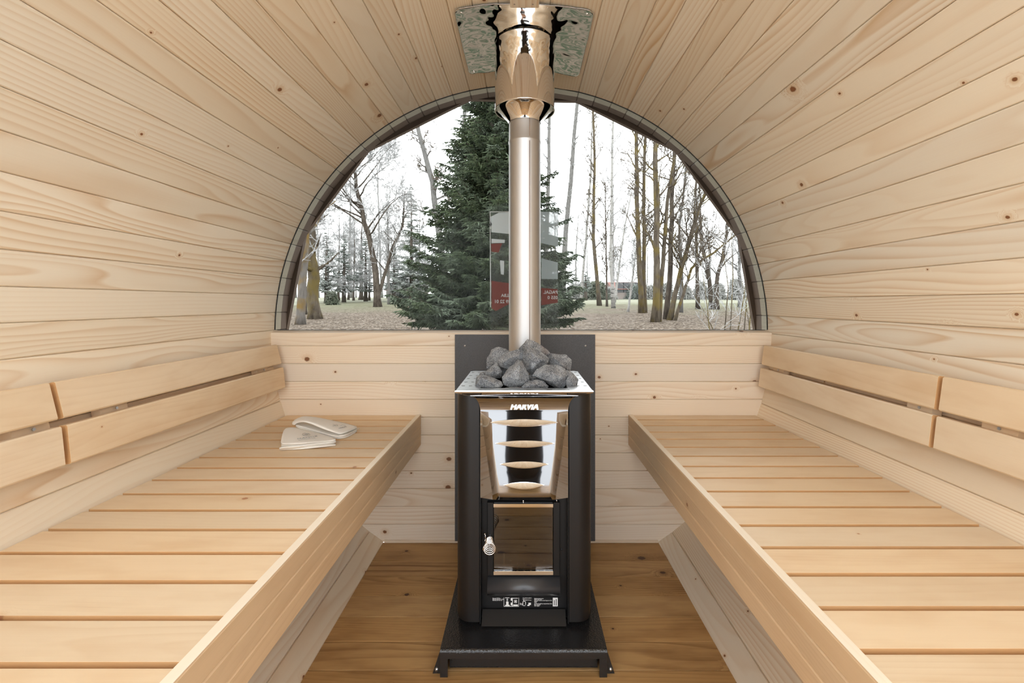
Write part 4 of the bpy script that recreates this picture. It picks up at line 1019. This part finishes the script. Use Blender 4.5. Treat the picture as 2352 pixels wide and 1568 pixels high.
# distant belt of trees: a few kinds, copied
protos = []
for k in range(4):
    rngk = random.Random(50+k); H = 13+2*k
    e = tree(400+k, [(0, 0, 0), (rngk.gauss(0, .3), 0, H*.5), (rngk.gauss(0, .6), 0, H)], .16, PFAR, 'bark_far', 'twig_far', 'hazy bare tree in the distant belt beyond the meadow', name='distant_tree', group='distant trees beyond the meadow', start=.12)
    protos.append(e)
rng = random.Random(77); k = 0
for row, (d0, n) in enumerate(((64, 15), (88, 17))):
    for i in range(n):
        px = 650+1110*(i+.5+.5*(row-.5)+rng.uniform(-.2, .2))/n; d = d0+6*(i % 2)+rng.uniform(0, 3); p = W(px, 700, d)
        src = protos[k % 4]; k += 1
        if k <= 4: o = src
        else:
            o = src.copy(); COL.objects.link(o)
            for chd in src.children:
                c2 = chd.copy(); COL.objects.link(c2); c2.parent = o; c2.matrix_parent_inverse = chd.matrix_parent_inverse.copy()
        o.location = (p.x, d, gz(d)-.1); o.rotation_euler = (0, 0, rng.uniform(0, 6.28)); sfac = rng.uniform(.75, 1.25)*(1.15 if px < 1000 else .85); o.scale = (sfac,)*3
# row of dark trunks under the frosted conifers, left
for i, px in enumerate((777, 800, 812, 829, 848, 905)):
    d = gp(0, 690-(i % 2)*1.5); p = W(px, 700, d); H = 9
    tree(500+i, [(p.x, d, gz(d)-.05), (p.x+.1, d, gz(d)+H*.5), (p.x+.1, d, gz(d)+H)], (3.5, 2.5, 2.5, 5, 2.5, 2.5)[i]*d/F, dict(PFAR, n=16, len=2.5), 'bark_dark', 'twig_frost',
         '%s dark trunk from the left in the row beyond the left lawn' % ('first', 'second', 'third', 'thick fourth', 'fifth', 'sixth')[i], name='dark_trunk_tree', group='dark-trunked trees beyond the left lawn', start=.35)
# frosted trees of the left background
PFR = dict(seg=.5, wob=.17, up=.02, rmin=.013, tw=0, max=3, kids=(9, 6, 4), n=22, len=3.6, el=(-.3, .9))
fp_ = []
for k in range(2):
    fp_.append(tree(600+k, [(0, 0, 0), (.2, 0, 4.5), (-.1, 0, 10.)], .13, PFR, 'bark_grey', 'twig_frost', 'x', name='frosted_tree', start=.12))
FL = ['frost-white tree just right of the thick left-edge trunks', 'frost-white tree behind the left lawn, second from the window edge', 'frost-white tree low behind the crown of the wide apple-like tree',
      'frost-white tree directly behind the short dark trunk', 'frost-white tree between the apple-like tree and the pale spruce', 'frost-white tree beside the pale frosted spruce', 'small frost-white tree far behind the left lawn', 'frost-white tree nearest to the big spruce on its left']
for i, px in enumerate((752, 790, 828, 868, 905, 940, 812, 965)):
    d = (41, 46, 52, 44, 55, 50, 60, 47)[i]; p = W(px, 700, d); src = fp_[i % 2]
    if i < 2: o = src
    else:
        o = src.copy(); COL.objects.link(o)
        for chd in src.children:
            c2 = chd.copy(); COL.objects.link(c2); c2.parent = o; c2.matrix_parent_inverse = chd.matrix_parent_inverse.copy()
    o.location = (p.x, d, gz(d)-.1); o.rotation_euler = (0, 0, i*1.3); sf = (.62, .8, .75, .7, .85, .8, .8, .75)[i]; o.scale = (sf,)*3
    tag(o, FL[i], 'tree', 'frosted trees behind the left lawn')
# houses
def house(px, gy, wpx, hpx, label):
    d = gp(0, gy); c = W(px, 700, d); w = wpx*d/F; h = hpx*d/F; z = gz(d)-.2
    e = empty('house', (c.x, d, z), label, 'house')
    mb = MB(); mb.box((c.x-w/2, d, z), (c.x+w/2, d+6, z+h*.55+.2)); wl = mb.build('wall', 'house_wall', e)
    mb = MB(); mb.prism([(-.4, 0), (6.4, 0), (3, h*.5)], (c.x-w/2-.3, d, z+h*.55+.21), (0, 1, 0), (0, 0, 1), (1, 0, 0), w+.6); mb.build('roof', 'roof_red', e)
    for t in (.2, .5, .8):
        x = c.x-w/2+w*t; mb = MB(); mb.box((x-.5, d-.04, z+1.), (x+.5, d-.002, z+2.2)); mb.build('window', 'ash_front', e)
house(1441, 687.0, 60, 40, 'red-roofed house far beyond the meadow, right of the pipe')
house(925, 687.0, 70, 36, 'reddish house far beyond the left lawn')

# ---------------------------------------------------------------- the person at the open end behind the lens (seen in the chrome)
pn = empty('person', (0, -.45, -.5), 'person in a long dark coat standing at the open barrel end, holding a camera', 'person')
def skin(name, verts, edges, radii, mat, parent, root=0):
    me = bpy.data.meshes.new(name); me.from_pydata(verts, edges, []); me.materials.append(MATS[mat]); o = link(name, me, parent)
    sk = o.modifiers.new('skin', 'SKIN'); sk.use_smooth_shade = True
    bpy.context.view_layer.update()
    for v, r in zip(me.skin_vertices[0].data, radii): v.radius = r if hasattr(r, '__len__') else (r, r)
    me.skin_vertices[0].data[root].use_root = True
    m = o.modifiers.new('sub', 'SUBSURF'); m.levels = 1; m.render_levels = 2; return o
PY = -.27
skin('coat', [(0, PY-.06, .02), (0, PY-.04, .25), (0, PY-.03, .48), (0, PY, .70), (0, PY+.02, .84), (0, PY+.03, .91),
    (-.20, PY+.02, .80), (-.36, PY+.02, .62), (-.20, PY+.11, .80), (-.10, PY+.14, .90), (.20, PY+.02, .80), (.36, PY+.02, .62), (.20, PY+.11, .80), (.10, PY+.14, .90)],
    [(0, 1), (1, 2), (2, 3), (3, 4), (4, 5), (4, 6), (6, 7), (7, 8), (8, 9), (4, 10), (10, 11), (11, 12), (12, 13)],
    [(.25, .12), (.23, .12), (.21, .12), (.22, .12), (.15, .10), .07, .10, .085, .06, .045, .10, .085, .06, .045], 'jacket', pn, 2)
skin('trousers', [(0, PY-.10, .10), (-.10, PY-.12, .04), (-.115, PY-.12, -.20), (-.12, PY-.14, -.44), (.10, PY-.12, .04), (.115, PY-.12, -.20), (.12, PY-.14, -.44)],
    [(0, 1), (1, 2), (2, 3), (0, 4), (4, 5), (5, 6)], [(.14, .10), .095, .070, .056, .095, .070, .056], 'trousers', pn)
for sg in (-1, 1):
    skin('shoe', [(sg*.12, PY-.18, -.452), (sg*.12, PY-.10, -.455), (sg*.125, PY+.0, -.47)], [(0, 1), (1, 2)], [(.045, .045), (.045, .04), (.038, .026)], 'shoe', pn)
    vs = [(sg*.10, PY+.15, .92), (sg*.092, PY+.165, .96)]; es = [(0, 1)]; rr = [(.028, .02), (.036, .016)]
    for k, (dx, L) in enumerate(((-.028, .05), (-.010, .058), (.008, .055), (.025, .045))):
        i = len(vs); vs += [(sg*.088+dx, PY+.17, .99), (sg*.075+dx, PY+.175, .99+L*.4), (sg*.06+dx*.8, PY+.17, .99+L*.8)]; es += [(1, i), (i, i+1), (i+1, i+2)]; rr += [(.009, .009), (.008, .008), (.0065, .0065)]
    i = len(vs); vs += [(sg*.07, PY+.15, .955), (sg*.055, PY+.16, .975)]; es += [(0, i), (i, i+1)]; rr += [(.011, .011), (.009, .009)]
    skin('hand', vs, es, rr, 'skin', pn)
skin('head', [(0, PY+.01, .90), (0, PY+.03, .99), (0, PY+.045, 1.07), (0, PY+.03, 1.15)], [(0, 1), (1, 2), (2, 3)], [.055, (.062, .065), (.075, .085), (.07, .08)], 'skin', pn)
skin('hair', [(0, PY-.02, 1.03), (0, PY-.01, 1.11), (0, PY+.02, 1.19)], [(0, 1), (1, 2)], [(.07, .05), (.085, .08), (.07, .075)], 'hair', pn)
mb = MB(); mb.box((-.07, -.10, .965), (.07, -.045, 1.06), c=.006); cm = mb.build('camera_body', 'cast_black', pn)
